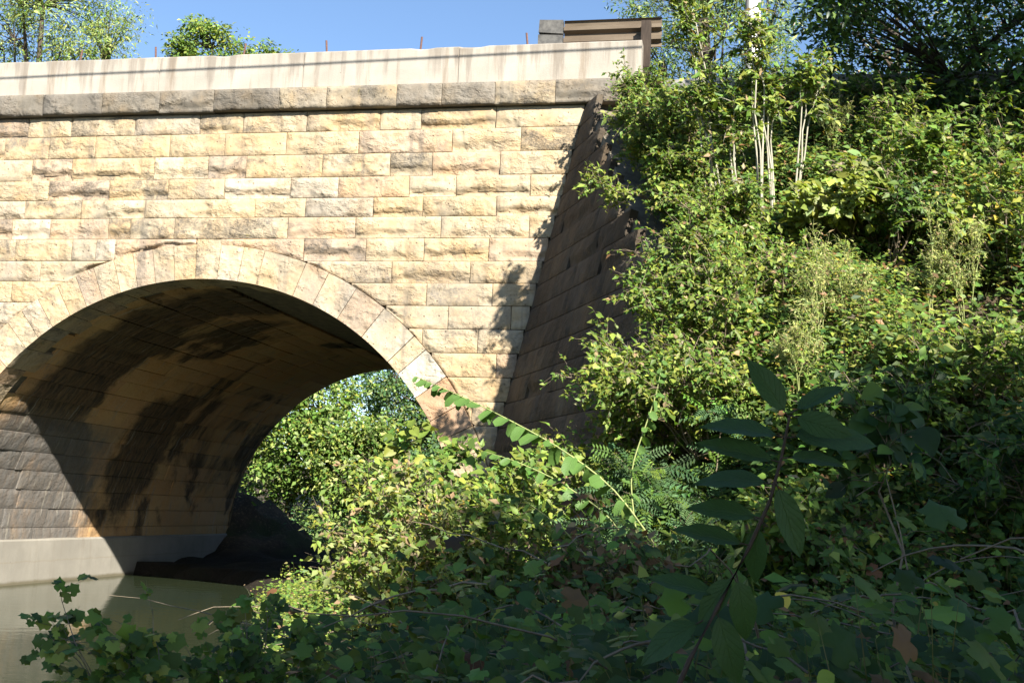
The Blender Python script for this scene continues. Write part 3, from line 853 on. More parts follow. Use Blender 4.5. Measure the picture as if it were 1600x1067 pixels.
def bush(r, base, height, spread, stems, twigs, per, tmpl, size, mix, lean=(0, 0, 0), stem_r=0.012, bare=0.3, droop=0.6,
         twig_len=0.45, up=0.55, var=0.25, hmin=0.6):
    """several stems from one root, side twigs on them, leaves along the twigs -> (stem tubes, leaf arrays)"""
    paths, thin, P, D = [], [], [], []
    base = np.array(base, float)
    for k in range(stems):
        a = r.uniform(0, 2 * np.pi); rad = spread * math.sqrt(r.uniform(0.02, 1))
        tgt = base + np.array([math.cos(a) * rad, math.sin(a) * rad, height * r.uniform(hmin, 1.0) * (1 - 0.35 * (hmin < 0.8) * (rad / max(spread, .01)) ** 2)]) + np.array(lean)
        st = base + np.array([math.cos(a), math.sin(a), 0]) * 0.08 * spread
        n = 8; t = np.linspace(0, 1, n)[:, None]
        c = st + (tgt - st) * t + np.array([0, 0, 1]) * (np.sin(t * np.pi) * 0.12 * height) + r.normal(0, (0.02 if hmin < 0.8 else 0.008) * height, (n, 3)) * np.sin(t * np.pi)
        paths.append((c, np.linspace(stem_r, stem_r * 0.3, n)))
        for j in range(twigs):
            u = bare + (1 - bare) * r.uniform(0, 1) ** 0.8
            f = u * (n - 1); i = min(int(f), n - 2); p = c[i] + (c[i + 1] - c[i]) * (f - i)
            ax = unit(c[i + 1] - c[i])
            d = unit(rand_dir(r, 1)[0] + np.array([0, 0, up]) + 0.4 * ax)
            L = twig_len * r.uniform(0.5, 1.2) * (1.15 - 0.4 * u)
            tw = curve(p, d, L, 5, r, 0.5, droop)
            thin.append((tw[[0, 2, 4]], np.array([stem_r * 0.35, stem_r * 0.22, stem_r * 0.1])))
            m_ = max(2, int(per * r.uniform(0.6, 1.3)))
            q = r.uniform(0.12, 1.0, m_) * 4; ii = np.minimum(q.astype(int), 3)
            pp = tw[ii] + (tw[ii + 1] - tw[ii]) * (q - ii)[:, None]
            dd = unit((tw[ii + 1] - tw[ii])) * 0.5 + rand_dir(r, m_) * 0.9 + np.array([0, 0, -0.25])
            P.append(pp); D.append(dd)
    P = np.concatenate(P); D = np.concatenate(D); n = len(P)
    N = unit(rand_dir(r, n) * 0.60 + np.array([0.30, -0.50, 0.75]))
    sz = size * np.exp(r.normal(0, 0.28, n))
    v1, t1 = tubes(paths, 5); v2, t2 = tubes(thin, 3)
    return (np.concatenate([v1, v2]), np.concatenate([t1, t2 + len(v1)])), leaves(tmpl, P, D, N, sz, leaf_cols(r, n, mix, var))

def plant(name, label, cat, seed, base, group=None, stem_mat='twig', leaf_mat_='leaf', parts=('stems', 'foliage'), **kw):
    r = np.random.default_rng(seed)
    b = (base[0], base[1], float(ground_z(base[0], base[1])) - 0.04) if len(base) == 2 else base
    (sv, st), (lv, lt, lc) = bush(r, b, **kw)
    t = thing(name, label, cat, b, group)
    link(parts[0], tri_mesh(parts[0], sv, st, M[stem_mat]), t)
    link(parts[1], tri_mesh(parts[1], lv, lt, M[leaf_mat_], lc), t)
    return t

def tree(name, label, seed, base, height, trunk_r, crown_c, crown_r, clumps, per, tmpl, size, mix, group=None, leaf_mat_='darkleaf', clump_r=0.55, bark='bark', shell=0.55):
    """tapered trunk, limbs to every leaf clump, clumps spread through an uneven crown"""
    r = np.random.default_rng(seed)
    base = np.array(base, float); cc = np.array(crown_c, float); cr = np.array(crown_r, float)
    top = cc + np.array([0, 0, cr[2] * 0.35])
    n = 9; tt = np.linspace(0, 1, n)[:, None]
    trunk = base + (top - base) * tt + r.normal(0, 0.05 * height / 6, (n, 3)) * np.sin(tt * np.pi)
    paths = [(trunk, np.linspace(trunk_r, trunk_r * 0.2, n))]
    d = rand_dir(r, clumps)
    rad = r.uniform(0, 1, clumps) ** (1 / 3.0) * (1 - shell) + shell * r.uniform(0.75, 1.05, clumps)
    lump = 0.72 + 0.42 * vnoise(d[:, 0] * 1.8 + 7, d[:, 1] * 1.8 + d[:, 2] * 2.3, seed)
    C = cc + d * cr * (rad * lump)[:, None]
    limbs = []
    for k in range(9):
        u = r.uniform(0.45, 0.95); i = min(int(u * (n - 1)), n - 2)
        p = trunk[i]; j = r.integers(0, clumps)
        q = C[j] * 0.8 + p * 0.2
        mid = (p + q) / 2 + np.array([0, 0, 0.12 * np.linalg.norm(q - p)]) + r.normal(0, 0.1, 3)
        t3 = np.linspace(0, 1, 6)[:, None]
        L = (1 - t3) ** 2 * p + 2 * t3 * (1 - t3) * mid + t3 ** 2 * q
        limbs.append(L); paths.append((L, np.linspace(trunk_r * 0.38, trunk_r * 0.08, 6)))
    LP = np.concatenate(limbs + [trunk[4:]])
    for c in C:
        p = LP[np.argmin(np.linalg.norm(LP - c, axis=1) + 0.6 * np.maximum(LP[:, 2] - c[2], 0))]
        t3 = np.linspace(0, 1, 4)[:, None]
        L = p + (c - p) * t3 + np.sin(t3 * np.pi) * np.array([0, 0, 0.08]) * np.linalg.norm(c - p)
        paths.append((L, np.linspace(trunk_r * 0.09, trunk_r * 0.02, 4)))
    N_ = clumps * per
    k = np.repeat(np.arange(clumps), per)
    cs = clump_r * np.exp(r.normal(0, 0.3, clumps))
    off = rand_dir(r, N_) * (r.uniform(0, 1, N_) ** 0.5)[:, None] * cs[k][:, None] * np.array([1.15, 1.15, 0.7])
    P = C[k] + off
    D = unit(off) * 0.6 + rand_dir(r, N_) * 0.8 + np.array([0, 0, -0.35])
    Nn = unit(rand_dir(r, N_) * 0.7 + np.array([0.25, -0.4, 0.8]))
    cl = leaf_cols(r, N_, mix, 0.22) * np.exp(r.normal(0, 0.14, clumps))[k][:, None]
    lv, lt, lc = leaves(tmpl, P, D, Nn, size * np.exp(r.normal(0, 0.25, N_)), cl)
    t = thing(name, label, "tree", tuple(base), group)
    sv, st = tubes(paths, 6)
    link("trunk", tri_mesh("trunk", sv, st, M[bark], smooth=True), t)
    link("crown", tri_mesh("crown", lv, lt, M[leaf_mat_], lc), t)
    return t

# ---- undergrowth on the embankment: a lumpy mass nobody could count
def cover(name, label, seed, n, per, xr, yr, keep, hfun, mixes, size, tmpls, mat_, rad=0.11, smooth=False):
    """n sprigs rooted on the ground, each a thin stem with leaves spiralling up it"""
    r = np.random.default_rng(seed)
    x = r.uniform(*xr, n * 6); y = r.uniform(*yr, n * 6)
    k = keep(x, y, r); x = x[k][:n]; y = y[k][:n]; n = len(x)
    e = 0.15
    H = hfun(x, y) * r.uniform(0.55, 1.2, n); g = ground_z(x, y)
    gx = (ground_z(x + e, y) - ground_z(x - e, y)) / (2 * e); gy = (ground_z(x, y + e) - ground_z(x, y - e)) / (2 * e)
    nrm = unit(np.stack([-np.clip(gx, -1, 1), -np.clip(gy, -1, 1), np.full(n, 1.3)], -1))
    ax = unit(nrm * 0.5 + np.array([0, 0, 0.6]) + r.normal(0, 0.22, (n, 3)))
    B = np.stack([x, y, g], -1)
    patch = fbm(x * 0.55, y * 0.55 + 3, seed + 2, 3) + 0.30 * r.normal(0, 1, n)
    tint = np.exp(r.normal(0, 0.16, n))
    parts = []
    nk = len(tmpls)
    edges = np.quantile(patch, np.linspace(0, 1, nk + 1)); edges[-1] += 1
    parts.append(leaves(STEM, B, ax, rand_dir(r, n), H, np.tile(np.array([[0.13, 0.13, 0.05]]), (n, 1))))
    for i in range(nk):
        s_ = np.where((patch >= edges[i]) & (patch < edges[i + 1]))[0]
        q = np.repeat(s_, per); m_ = len(q)
        f = np.tile(np.linspace(0.22, 1.0, per), len(s_)) + r.normal(0, 0.05, m_)
        az = np.tile(np.arange(per) * 2.4, len(s_)) + np.repeat(r.uniform(0, 6.28, len(s_)), per) + r.normal(0, 0.4, m_)
        rd = np.stack([np.cos(az), np.sin(az), 0 * az], -1)
        P = B[q] + ax[q] * (H[q] * f)[:, None] + rd * (rad * r.uniform(0.15, 1.0, m_) * (1.15 - 0.6 * f))[:, None]
        D = rd * 0.85 + rand_dir(r, m_) * 0.35 + np.array([0, 0, -0.30]) + ax[q] * (0.5 * f - 0.1)[:, None]
        N = unit(ax[q] * 0.25 + rd * 0.25 + rand_dir(r, m_) * 0.5 + np.array([0.35, -0.58, 0.55]))
        sz = size[i] * np.exp(r.normal(0, 0.26, m_)) * (1.15 - 0.4 * f)
        c = leaf_cols(r, m_, mixes[i], 0.22) * tint[q][:, None]
        parts.append(leaves(tmpls[i], P, D, N, sz, c))
    V, T, C = merge(parts)
    o = link(name, tri_mesh(name, V, T, M[mat_], C, smooth=smooth))
    return tag(o, label, "undergrowth", kind='stuff')

def slope_h(x, y):
    a = np.clip(fbm(x * 0.75, y * 0.75, 41, 3) * 0.9 + 0.45, 0.02, 1.3)
    b = np.clip(fbm(x * 2.1, y * 2.1, 43, 2) * 0.5 + 0.5, 0, 1)
    return (0.10 + 0.85 * a * a * (0.4 + 0.9 * b)) * (0.12 + 0.88 * sstep(0.6, 2.2, -y))
def slope_keep(x, y, r):
    t = x - (6.5 + 0.33 * np.maximum(-y, 0) - 3.0 * sstep(4.6, 6.6, -y))
    bare = fbm(x * 1.25 + 5, y * 1.25, 77, 3) > 0.16
    return (t > 0.0) & (y < 0.2) & (~bare | (r.uniform(size=len(x)) < 0.12)) & (x < 9.2 + (y + 17.4) * 0.30)
cover("embankment_undergrowth", "dense sunlit weeds and vines covering the embankment slope", 11, 17500, 10, (5.6, 16), (-9.8, 0.2), slope_keep, slope_h,
      [[(GREEN, 5), (YGREEN, 4), (BROWN, .7)], [(YGREEN, 6), (PALE, 2), (YELLOW, .5), (TAN, .6)], [(DEEP, 3), (GREEN, 5), (BROWN, .4)], [(GREEN, 4), (YGREEN, 5), (BROWN, 1.4), (TAN, .8), (YELLOW, .4)]],
      [0.078, 0.062, 0.105, 0.088], [FOLD, LANCE, OVATE, FOLD], 'leaf', 0.14)

# ---- low vine thicket between the photographer and the arch
def near_h(x, y):
    d = x - np.interp(y, SH_Y, SH_X)
    a = np.clip(fbm(x * 1.1 + 2, y * 1.1, 51, 3) * 0.95 + 0.5, 0.0, 1.3)
    f = 0.24 + 0.70 * a
    return f * sstep(-0.7, 0.9, d) * (0.55 + 0.45 * sstep(-16.3, -13.0, y)) * (1 - 0.45 * sstep(-9.5, -6.5, y))
def near_keep(x, y, r):
    d = x - np.interp(y, SH_Y, SH_X)
    dist = np.hypot(x - 8.64, y + 17.4)
    t = x - (6.2 + 0.51 * np.maximum(-y, 0))
    return (d > -0.5) & (dist > 2.3) & (r.uniform(size=len(x)) < np.clip(6.0 / dist, 0.4, 1)) & ~((t > -0.3) & (y > -5.5))
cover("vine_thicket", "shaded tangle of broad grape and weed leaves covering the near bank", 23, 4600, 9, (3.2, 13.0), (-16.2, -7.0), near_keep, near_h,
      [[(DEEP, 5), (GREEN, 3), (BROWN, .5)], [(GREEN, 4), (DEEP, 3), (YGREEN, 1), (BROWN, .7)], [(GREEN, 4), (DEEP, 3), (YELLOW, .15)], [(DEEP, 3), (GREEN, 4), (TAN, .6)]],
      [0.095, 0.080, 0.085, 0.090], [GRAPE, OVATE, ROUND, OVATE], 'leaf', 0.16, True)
r = np.random.default_rng(88)
vp = []
while len(vp) < 150:
    x, y = r.uniform(4.5, 11.5), r.uniform(-15.2, -8.0)
    if x < np.interp(y, SH_Y, SH_X) + 0.2: continue
    z = float(ground_z(x, y)) + float(near_h(x, y)) * r.uniform(0.5, 1.05)
    a = r.uniform(0, 6.28); L = r.uniform(0.4, 1.3)
    t = np.linspace(0, 1, 8)[:, None]
    P = np.array([x, y, z]) + t * L * np.array([math.cos(a), math.sin(a), r.uniform(-0.25, 0.35)]) + np.sin(t * 3.1) * np.array([0, 0, r.uniform(0, 0.2)]) + r.normal(0, 0.012, (8, 3))
    vp.append((P, np.linspace(0.005, 0.002, 8) * r.uniform(0.7, 1.3)))
Vt, Tt = tubes(vp, 4)
tag(link("vine_stems", tri_mesh("vine_stems", Vt, Tt, M['twig'])), "thin brown vine stems tangled through the near leaves", "undergrowth", kind='stuff')
def arch_h(x, y): return 0.2 + 0.55 * np.clip(fbm(x * 0.9, y * 0.9, 61, 3) * 0.6 + 0.5, 0, 1)
def arch_keep(x, y, r):
    d = x - np.interp(y, SH_Y, SH_X); t = x - (4.9 + 0.42 * np.maximum(-y, 0))
    return (d > -0.1) & (t < 0.2)
cover("bank_weeds", "sunlit yellow-green weeds on the bank at the foot of the arch", 29, 2400, 11, (0.5, 9), (-7.5, -0.1), arch_keep, arch_h,
      [[(YGREEN, 5), (GREEN, 4), (TAN, .6)], [(GREEN, 5), (YGREEN, 3), (BROWN, .6)]], [0.058, 0.08], [FOLD, OVATE], 'leaf')
def far_h(x, y): return 0.5 + 1.2 * np.clip(fbm(x * 0.35, y * 0.35, 71, 3) * 0.7 + 0.5, 0, 1)
cover("far_undergrowth", "green undergrowth on the far bank seen through the arch", 31, 2600, 11, (-16, 14), (12.6, 36), lambda x, y, r: r.uniform(size=len(x)) < np.where(y < 17, 0.6, 1), far_h,
      [[(GREEN, 5), (BLUE, 4)], [(PALE, 2), (GREEN, 4), (BLUE, 2)]], [0.13, 0.13], [FOLD, FOLD], 'softleaf', 0.3)

# ---- plants one can pick out on the slope
SAP = "pale-stemmed saplings on the slope"
for sd, b, ln, hh, lab in (
        (1, (8.40, -3.75), (-0.5, 0.0, 0), 2.85, "leaning pale-stemmed sapling reaching highest, beside the guard rail post"),
        (2, (8.86, -3.95), (-0.2, 0.0, 0), 2.45, "upright pale-stemmed sapling in front of the white utility pole"),
        (3, (8.55, -3.9), (-0.15, 0, 0), 1.6, "short pale-stemmed sapling between the two tall ones"),
        (4, (9.0, -3.8), (-0.05, 0, 0), 1.75, "slim pale-stemmed sapling just beside the upright tall one"),
        (5, (9.25, -3.6), (0.15, 0, 0), 1.75, "rightmost of the pale-stemmed saplings on the slope"),
        (6, (8.25, -3.7), (-0.12, 0, 0), 1.7, "leftmost low pale-stemmed sapling above the wing wall")):
    plant("sapling", lab, "sapling", 300 + sd, b, SAP, 'palestem', height=hh * 1.08, spread=0.2, stems=3, twigs=32, per=11, tmpl=OVATE, size=0.078,
          mix=[(GREEN, 5), (YGREEN, 5), (TAN, .5)], lean=ln, stem_r=0.015, bare=0.54, droop=0.9, twig_len=0.40, up=0.4, hmin=0.9)
plant("overhanging_bush", "bush spilling over the top of the wing wall beside the coping", "bush", 311, (7.15, -0.85, 7.5), height=0.95, spread=0.5, stems=14, twigs=22, per=11,
      tmpl=FOLD, size=0.056, mix=[(GREEN, 5), (YGREEN, 3)], lean=(-0.08, -0.2, -0.1), stem_r=0.010, bare=0.25, droop=1.0, twig_len=0.4)
plant("overhanging_bush", "arching bush hanging down the middle of the wing wall's edge", "bush", 312, (7.85, -2.3, 6.3), height=1.1, spread=0.6, stems=12, twigs=24, per=11,
      tmpl=FOLD, size=0.060, mix=[(GREEN, 4), (YGREEN, 5), (TAN, .3)], lean=(-0.25, -0.3, 0), stem_r=0.011, bare=0.3, droop=1.1, twig_len=0.5)
plant("twiggy_branch", "sunlit leafy branch with bare pale twigs reaching across the wing wall", "branch", 313, (7.75, -3.3, 5.55), height=0.35, spread=0.25, stems=4, twigs=16, per=10,
      tmpl=FOLD, size=0.060, mix=[(YGREEN, 5), (GREEN, 3)], lean=(-0.95, -0.2, 0.0), stem_r=0.010, bare=0.5, droop=0.7, twig_len=0.35, stem_mat='twig')
plant("overhanging_bush", "leafy bush hiding the lower end of the wing wall", "bush", 314, (8.4, -4.2, 4.5), height=1.3, spread=0.65, stems=14, twigs=24, per=11,
      tmpl=FOLD, size=0.060, mix=[(GREEN, 5), (YGREEN, 3), (TAN, .4)], lean=(-0.2, -0.3, 0), stem_r=0.011, bare=0.25, droop=1.0, twig_len=0.5)
plant("overhanging_bush", "twiggy green bush just above the feathery locust shrub", "bush", 315, (8.45, -5.3, 3.6), height=1.3, spread=0.7, stems=13, twigs=24, per=10,
      tmpl=FOLD, size=0.056, mix=[(GREEN, 5), (YGREEN, 4), (BROWN, .5)], lean=(-0.25, -0.2, 0), stem_r=0.010, bare=0.25, droop=1.0, twig_len=0.5)
for sd, b, hh, sp, ln, lab in (
        (361, (7.55, -1.35, 7.0), 0.95, 0.5, (-0.1, -0.25, -0.15), "dense small-leaved bush just below the coping end on the wing wall"),
        (362, (8.1, -3.05, 5.6), 0.9, 0.6, (-0.1, -0.35, -0.1), "small-leaved bush around the bare twigs above the wing wall"),
        (363, (8.4, -4.1, 4.4), 1.2, 0.6, (-0.1, -0.45, -0.2), "trailing bush covering the wing wall halfway down"),
        (364, (8.2, -5.0, 3.5), 1.2, 0.65, (-0.2, -0.4, -0.1), "trailing bush covering the broken end of the wing wall"),
        (365, (7.9, -5.9, 2.3), 1.4, 0.8, (-0.3, -0.3, 0.0), "leafy bush standing at the foot of the wing wall's end"),
        (367, (8.45, -5.9, 3.0), 1.4, 0.75, (-0.2, -0.3, 0.0), "full green bush above the feathery locust shrub and below the saplings"),
        (368, (8.3, -6.5, 2.3), 1.2, 0.7, (-0.2, -0.3, 0.0), "leafy bush tucked behind the top of the locust shrub"),
        (369, (7.2, -1.35, 7.05), 0.6, 0.28, (0.0, -0.2, -0.1), "tuft of small leaves on the top step of the wing wall"),
        (370, (7.5, -2.2, 6.4), 0.6, 0.3, (0.0, -0.2, -0.1), "tuft of small leaves hanging over the wing wall's upper steps"),
        (371, (7.8, -3.1, 5.6), 0.6, 0.3, (0.0, -0.2, -0.1), "tuft of small leaves beside the bare pale twigs on the wing wall"),
        (372, (7.25, -1.1, 7.2), 0.55, 0.3, (0, -0.1, 0), "small upright bush on the wing wall directly below the coping end"),
        (373, (7.5, -1.8, 6.65), 0.6, 0.3, (0, -0.1, 0), "small upright bush second down the wing wall's stepped top"),
        (374, (7.75, -2.7, 5.95), 0.6, 0.3, (0, -0.1, 0), "small upright bush third down the wing wall's stepped top"),
        (375, (7.95, -3.5, 5.2), 0.65, 0.32, (0, -0.1, 0), "small upright bush lowest on the wing wall's stepped top"),
        (366, (7.6, -6.3, 1.6), 1.2, 0.7, (-0.3, -0.2, 0.0), "low bush before the dark foot of the wing wall")):
    plant("trailing_bush", lab, "bush", sd, b, height=hh, spread=sp, stems=15, twigs=24, per=12, tmpl=FOLD, size=0.062, mix=[(GREEN, 5), (YGREEN, 4), (TAN, .4)], lean=ln,
          stem_r=0.009, bare=0.15, droop=1.3, twig_len=0.38 if b[1] > -4.5 else 0.5)
plant("locust_shrub", "feathery blue-green shrub with fine compound leaves in the middle of the slope", "shrub", 316, (8.25, -7.0), height=2.0, spread=0.85, stems=16, twigs=20, per=8,
      tmpl=PINNATE, size=0.17, mix=[(BLUE, 6), (GREEN, 3)], stem_r=0.012, bare=0.2, droop=0.9, twig_len=0.5, leaf_mat_='softleaf')
for sd, b, hh, sp, sz, mx, lab in (
        (21, (10.9, -3.9), 1.5, 0.8, 0.085, [(GREEN, 5), (YGREEN, 3)], "broad-leaved bush high on the slope below the kerb slab"),
        (22, (11.3, -5.2), 1.5, 0.8, 0.085, [(YGREEN, 5), (GREEN, 4), (YELLOW, .4)], "yellow-green bush at the right edge of the slope"),
        (23, (10.2, -4.6), 1.1, 0.7, 0.075, [(GREEN, 5), (DEEP, 3)], "dark green rounded bush behind the taller seeding weed"),
        (24, (10.2, -1.9), 0.75, 0.8, 0.07, [(DEEP, 5), (GREEN, 4)], "deep green bush in the shade under the kerb slab"),
        (25, (9.85, -4.35), 0.95, 0.6, 0.085, [(YGREEN, 6), (PALE, 3)], "bright lime broad-leaved weed beside the bare rock"),
        (26, (10.6, -6.9), 1.2, 0.8, 0.08, [(GREEN, 5), (YGREEN, 3)], "leafy bush low on the slope at the right"),
        (28, (11.9, -6.2), 1.4, 0.9, 0.075, [(GREEN, 5), (DEEP, 2), (YGREEN, 2)], "big leafy bush at the right edge below the yellow-green one"),
        (29, (9.9, -7.6), 1.2, 0.8, 0.085, [(GREEN, 5), (DEEP, 3)], "half-shaded bush behind the dark shaded sapling"),
        (44, (11.0, -8.2), 1.3, 0.9, 0.085, [(GREEN, 4), (DEEP, 4)], "shaded bush at the right edge above the near vines"),
        (45, (9.2, -8.3), 1.0, 0.7, 0.08, [(GREEN, 5), (YGREEN, 2), (BROWN, .5)], "low bush at the slope foot between locust shrub and shaded sapling"),
        (46, (10.4, -3.0), 1.2, 0.7, 0.07, [(GREEN, 5), (YGREEN, 3)], "green bush just right of the bare rock"),
        (47, (11.9, -3.0), 1.3, 0.8, 0.075, [(GREEN, 5), (YGREEN, 2), (DEEP, 2)], "bush at the right edge under the dark overhanging tree"),
        (48, (9.0, -1.6), 0.9, 0.7, 0.06, [(GREEN, 4), (YGREEN, 3), (BROWN, .8)], "low brush behind the saplings near the road edge"),
        (27, (9.1, -5.5), 0.9, 0.7, 0.06, [(GREEN, 4), (YGREEN, 5), (TAN, .8)], "small tangled bush between saplings and locust shrub")):
    plant("slope_bush", lab, "bush", 300 + sd, b, None, 'twig', height=hh, spread=sp, stems=13, twigs=20, per=10, tmpl=OVATE if sd != 25 else ROUND, size=sz, mix=mx,
          stem_r=0.011, bare=0.25, droop=0.9, twig_len=0.45)
for sd, b, hh, lab in ((31, (9.35, -6.4), 1.55, "pale seeding weed with feathery flower stalks at mid slope"), (32, (10.4, -5.7), 1.5, "tall pale seeding weed stalk in front of the dark bush"),
                       (34, (9.15, -6.9), 1.35, "pale seeding weed just in front of the feathery-stalked one"), (35, (9.7, -6.1), 1.3, "thin seeding weed right of the feathery-stalked one"),
                       (36, (10.75, -5.9), 1.35, "second pale seeding weed beside the tall stalk"), (33, (9.75, -2.5), 1.1, "slender yellow-green weed spike beside the rightmost sapling")):
    plant("seeding_weed", lab, "weed", 300 + sd, b, "pale seeding weeds on the slope", 'greenstem', height=hh, spread=0.24, stems=7, twigs=30, per=8, tmpl=LANCE, size=0.034,
          mix=[((0.30, 0.33, 0.11), 6), (TAN, 2), (YGREEN, 4)], stem_r=0.007, bare=0.35, droop=0.0, twig_len=0.24, up=1.6, parts=('stalks', 'flower_heads'), leaf_mat_='softleaf')

# ---- plants at the foot of the arch and on the near bank
plant("sunlit_shrub", "bright yellow-green seeding shrub standing before the arch opening", "shrub", 341, (6.35, -9.45), height=1.95, spread=0.62, stems=28, twigs=26, per=11, tmpl=FOLD, size=0.050,
      mix=[(YGREEN, 6), (PALE, 3), (TAN, 1.6), (GREEN, 2), (YELLOW, .4)], stem_r=0.007, bare=0.15, droop=0.6, twig_len=0.34)
plant("sunlit_shrub", "lower sunlit shrub on the slope side of the bright seeding one", "shrub", 342, (6.95, -9.1), height=1.45, spread=0.55, stems=18, twigs=22, per=10, tmpl=FOLD, size=0.060,
      mix=[(YGREEN, 4), (GREEN, 5), (TAN, .6)], stem_r=0.007, bare=0.15, droop=0.6, twig_len=0.34)
plant("sunlit_shrub", "low bright weed clump at the water's edge beside the seeding shrub", "shrub", 343, (5.75, -9.9), height=0.65, spread=0.35, stems=12, twigs=16, per=9, tmpl=FOLD, size=0.050,
      mix=[(YGREEN, 5), (TAN, 2), (GREEN, 2)], stem_r=0.006, bare=0.1, droop=0.6, twig_len=0.3)
plant("bank_sapling", "green broad-leaved sapling rising against the right foot of the arch", "sapling", 344, (5.55, -6.2), height=2.35, spread=0.5, stems=7, twigs=18, per=9, tmpl=ROUND, size=0.10,
      mix=[(GREEN, 6), (YGREEN, 3)], stem_r=0.013, bare=0.4, droop=0.7, twig_len=0.4)
plant("bank_sapling", "shorter green sapling between the arch foot and the arching spray", "sapling", 345, (6.15, -6.6), height=2.0, spread=0.5, stems=8, twigs=18, per=9, tmpl=OVATE, size=0.10,
      mix=[(GREEN, 6), (YGREEN, 4)], stem_r=0.012, bare=0.3, droop=0.7, twig_len=0.4)
plant("bank_sapling", "full leafy plant covering the corner where arch and wing wall meet the bank", "sapling", 352, (6.75, -7.2), height=1.75, spread=0.5, stems=10, twigs=18, per=9, tmpl=OVATE, size=0.085,
      mix=[(GREEN, 5), (YGREEN, 5)], stem_r=0.010, bare=0.2, droop=0.7, twig_len=0.4)
plant("maple_vine", "lobed-leaf vine at the water's edge right of the leaning one", "vine", 353, (6.35, -11.7), height=1.1, spread=0.4, stems=10, twigs=11, per=6, tmpl=GRAPE, size=0.055,
      mix=[(GREEN, 6), (DEEP, 2), (YGREEN, 1)], lean=(-0.2, 0.1, 0), stem_r=0.005, bare=0.2, droop=0.9, twig_len=0.28)
plant("withered_vine", "brown withered vine clump drooping among green leaves", "vine", 346, (7.75, -9.3), height=1.3, spread=0.5, stems=14, twigs=18, per=9, tmpl=OVATE, size=0.065,
      mix=[(BROWN, 4), (GREEN, 4), (TAN, 2), (DEEP, 2)], stem_r=0.006, bare=0.2, droop=2.4, twig_len=0.45)
plant("bank_herb", "light green herb clump beside the withered vine", "herb", 347, (8.25, -9.0), height=1.2, spread=0.5, stems=12, twigs=16, per=9, tmpl=LANCE, size=0.10,
      mix=[(YGREEN, 4), (GREEN, 4), (PALE, 2)], stem_r=0.007, bare=0.15, droop=0.6, twig_len=0.36)
plant("maple_vine", "lobed-leaf vine leaning out over the water at lower left", "vine", 348, (6.05, -12.4), height=1.3, spread=0.42, stems=9, twigs=11, per=6, tmpl=GRAPE, size=0.055,
      mix=[(GREEN, 6), (DEEP, 1), (YGREEN, 2)], lean=(-0.38, 0.1, 0.0), stem_r=0.005, bare=0.25, droop=0.9, twig_len=0.26)
plant("dark_weed", "slim dark-leaved weed standing at the edge of the water", "weed", 349, (5.95, -10.75), height=1.2, spread=0.05, stems=1, twigs=16, per=4, tmpl=OVATE, size=0.09,
      mix=[(DEEP, 6), (BLUE, 2)], stem_r=0.008, bare=0.25, droop=0.3, twig_len=0.14)
plant("shaded_sapling", "dark shaded sapling on a thin grey stem in front of the slope", "sapling", 350, (9.45, -11.1), height=2.35, spread=0.12, stems=1, twigs=20, per=6, tmpl=ROUND, size=0.105,
      mix=[(DEEP, 6), (GREEN, 2)], lean=(-0.15, -0.1, 0), stem_r=0.009, bare=0.6, droop=0.6, twig_len=0.34)
plant("corner_herb", "thin-stemmed herb with small leaves in the lower right corner", "herb", 351, (9.55, -14.2), height=0.95, spread=0.4, stems=8, twigs=8, per=5, tmpl=OVATE, size=0.07,
      mix=[(GREEN, 5), (YGREEN, 3), (BROWN, 1)], stem_r=0.004, bare=0.3, droop=0.5, twig_len=0.22)

# ---- single leaves big enough to pick apart: the dogwood shoot and the arching sprays
def big_leaf(name, mat, wide, curl, fold, heart=0.0, rows=9):
    V, F, UV = [], [], []
    us = (-1, -0.5, 0, 0.5, 1)
    for i in range(rows + 1):
        t = i / rows
        wdt = wide * (math.sin(math.pi * min(t * (1 - heart) + heart * 0.42, 1) ** 0.85) ** 0.8) * (1 if t < 1 else 0)
        if i == 0: wdt = wide * heart * 0.6
        yb = t - (0.10 * heart if i == 0 else 0)
        for u in us:
            x = u * wdt
            V.append((x, yb, -curl * t * t + fold * abs(x) + 0.012 * math.sin(t * 19 + u * 2)))
            UV.append((u, t))
    for i in range(rows):
        for j in range(4):
            a = i * 5 + j
            F.append((a, a + 1, a + 6, a + 5))
    me = mk(name, V, F, mat, True)
    ul = me.uv_layers.new(name="UVMap")
    for lp in me.loops: ul.data[lp.index].uv = UV[lp.vertex_index]
    return me

def place_leaf(name, me, parent, pos, d, nrm, size):
    d = Vector(d).normalized(); nv = Vector(nrm); x = d.cross(nv).normalized(); nv = x.cross(d)
    o = bpy.data.objects.new(name, me); COL.objects.link(o)
    o.parent = parent
    mm = Matrix.Identity(4)
    for i in range(3):
        mm[i][0], mm[i][1], mm[i][2], mm[i][3] = x[i] * size, d[i] * size, nv[i] * size, pos[i] - parent.location[i]
    o.matrix_local = mm
    return o

DW = [big_leaf("dogwood_leaf", M['dogwood'], 0.22, 0.16, 0.20), big_leaf("dogwood_leaf", M['dogwood'], 0.24, 0.30, 0.10), big_leaf("dogwood_leaf", M['dogwood'], 0.20, 0.05, 0.30)]
stem = [Vector(p) for p in ((8.494, -14.745, 1.355), (8.535, -14.741, 1.457), (8.593, -14.726, 1.571), (8.661, -14.712, 1.706), (8.704, -14.718, 1.807), (8.729, -14.728, 1.907), (8.746, -14.739, 2.001))]
shoot = thing("dogwood_shoot", "dark dogwood shoot with large smooth leaves standing closest in the shade", "shoot", tuple(stem[0] - Vector((0.03, 0, 0.45))))
P = np.array([tuple(shoot.location)] + [tuple(v) for v in stem])
Vt, Tt = tubes([(P, [0.0068, 0.0064, 0.0058, 0.0052, 0.0046, 0.004, 0.0034, 0.0026])], 8)
link("stem", tri_mesh("stem", Vt, Tt, M['darkstem'], smooth=True), shoot)
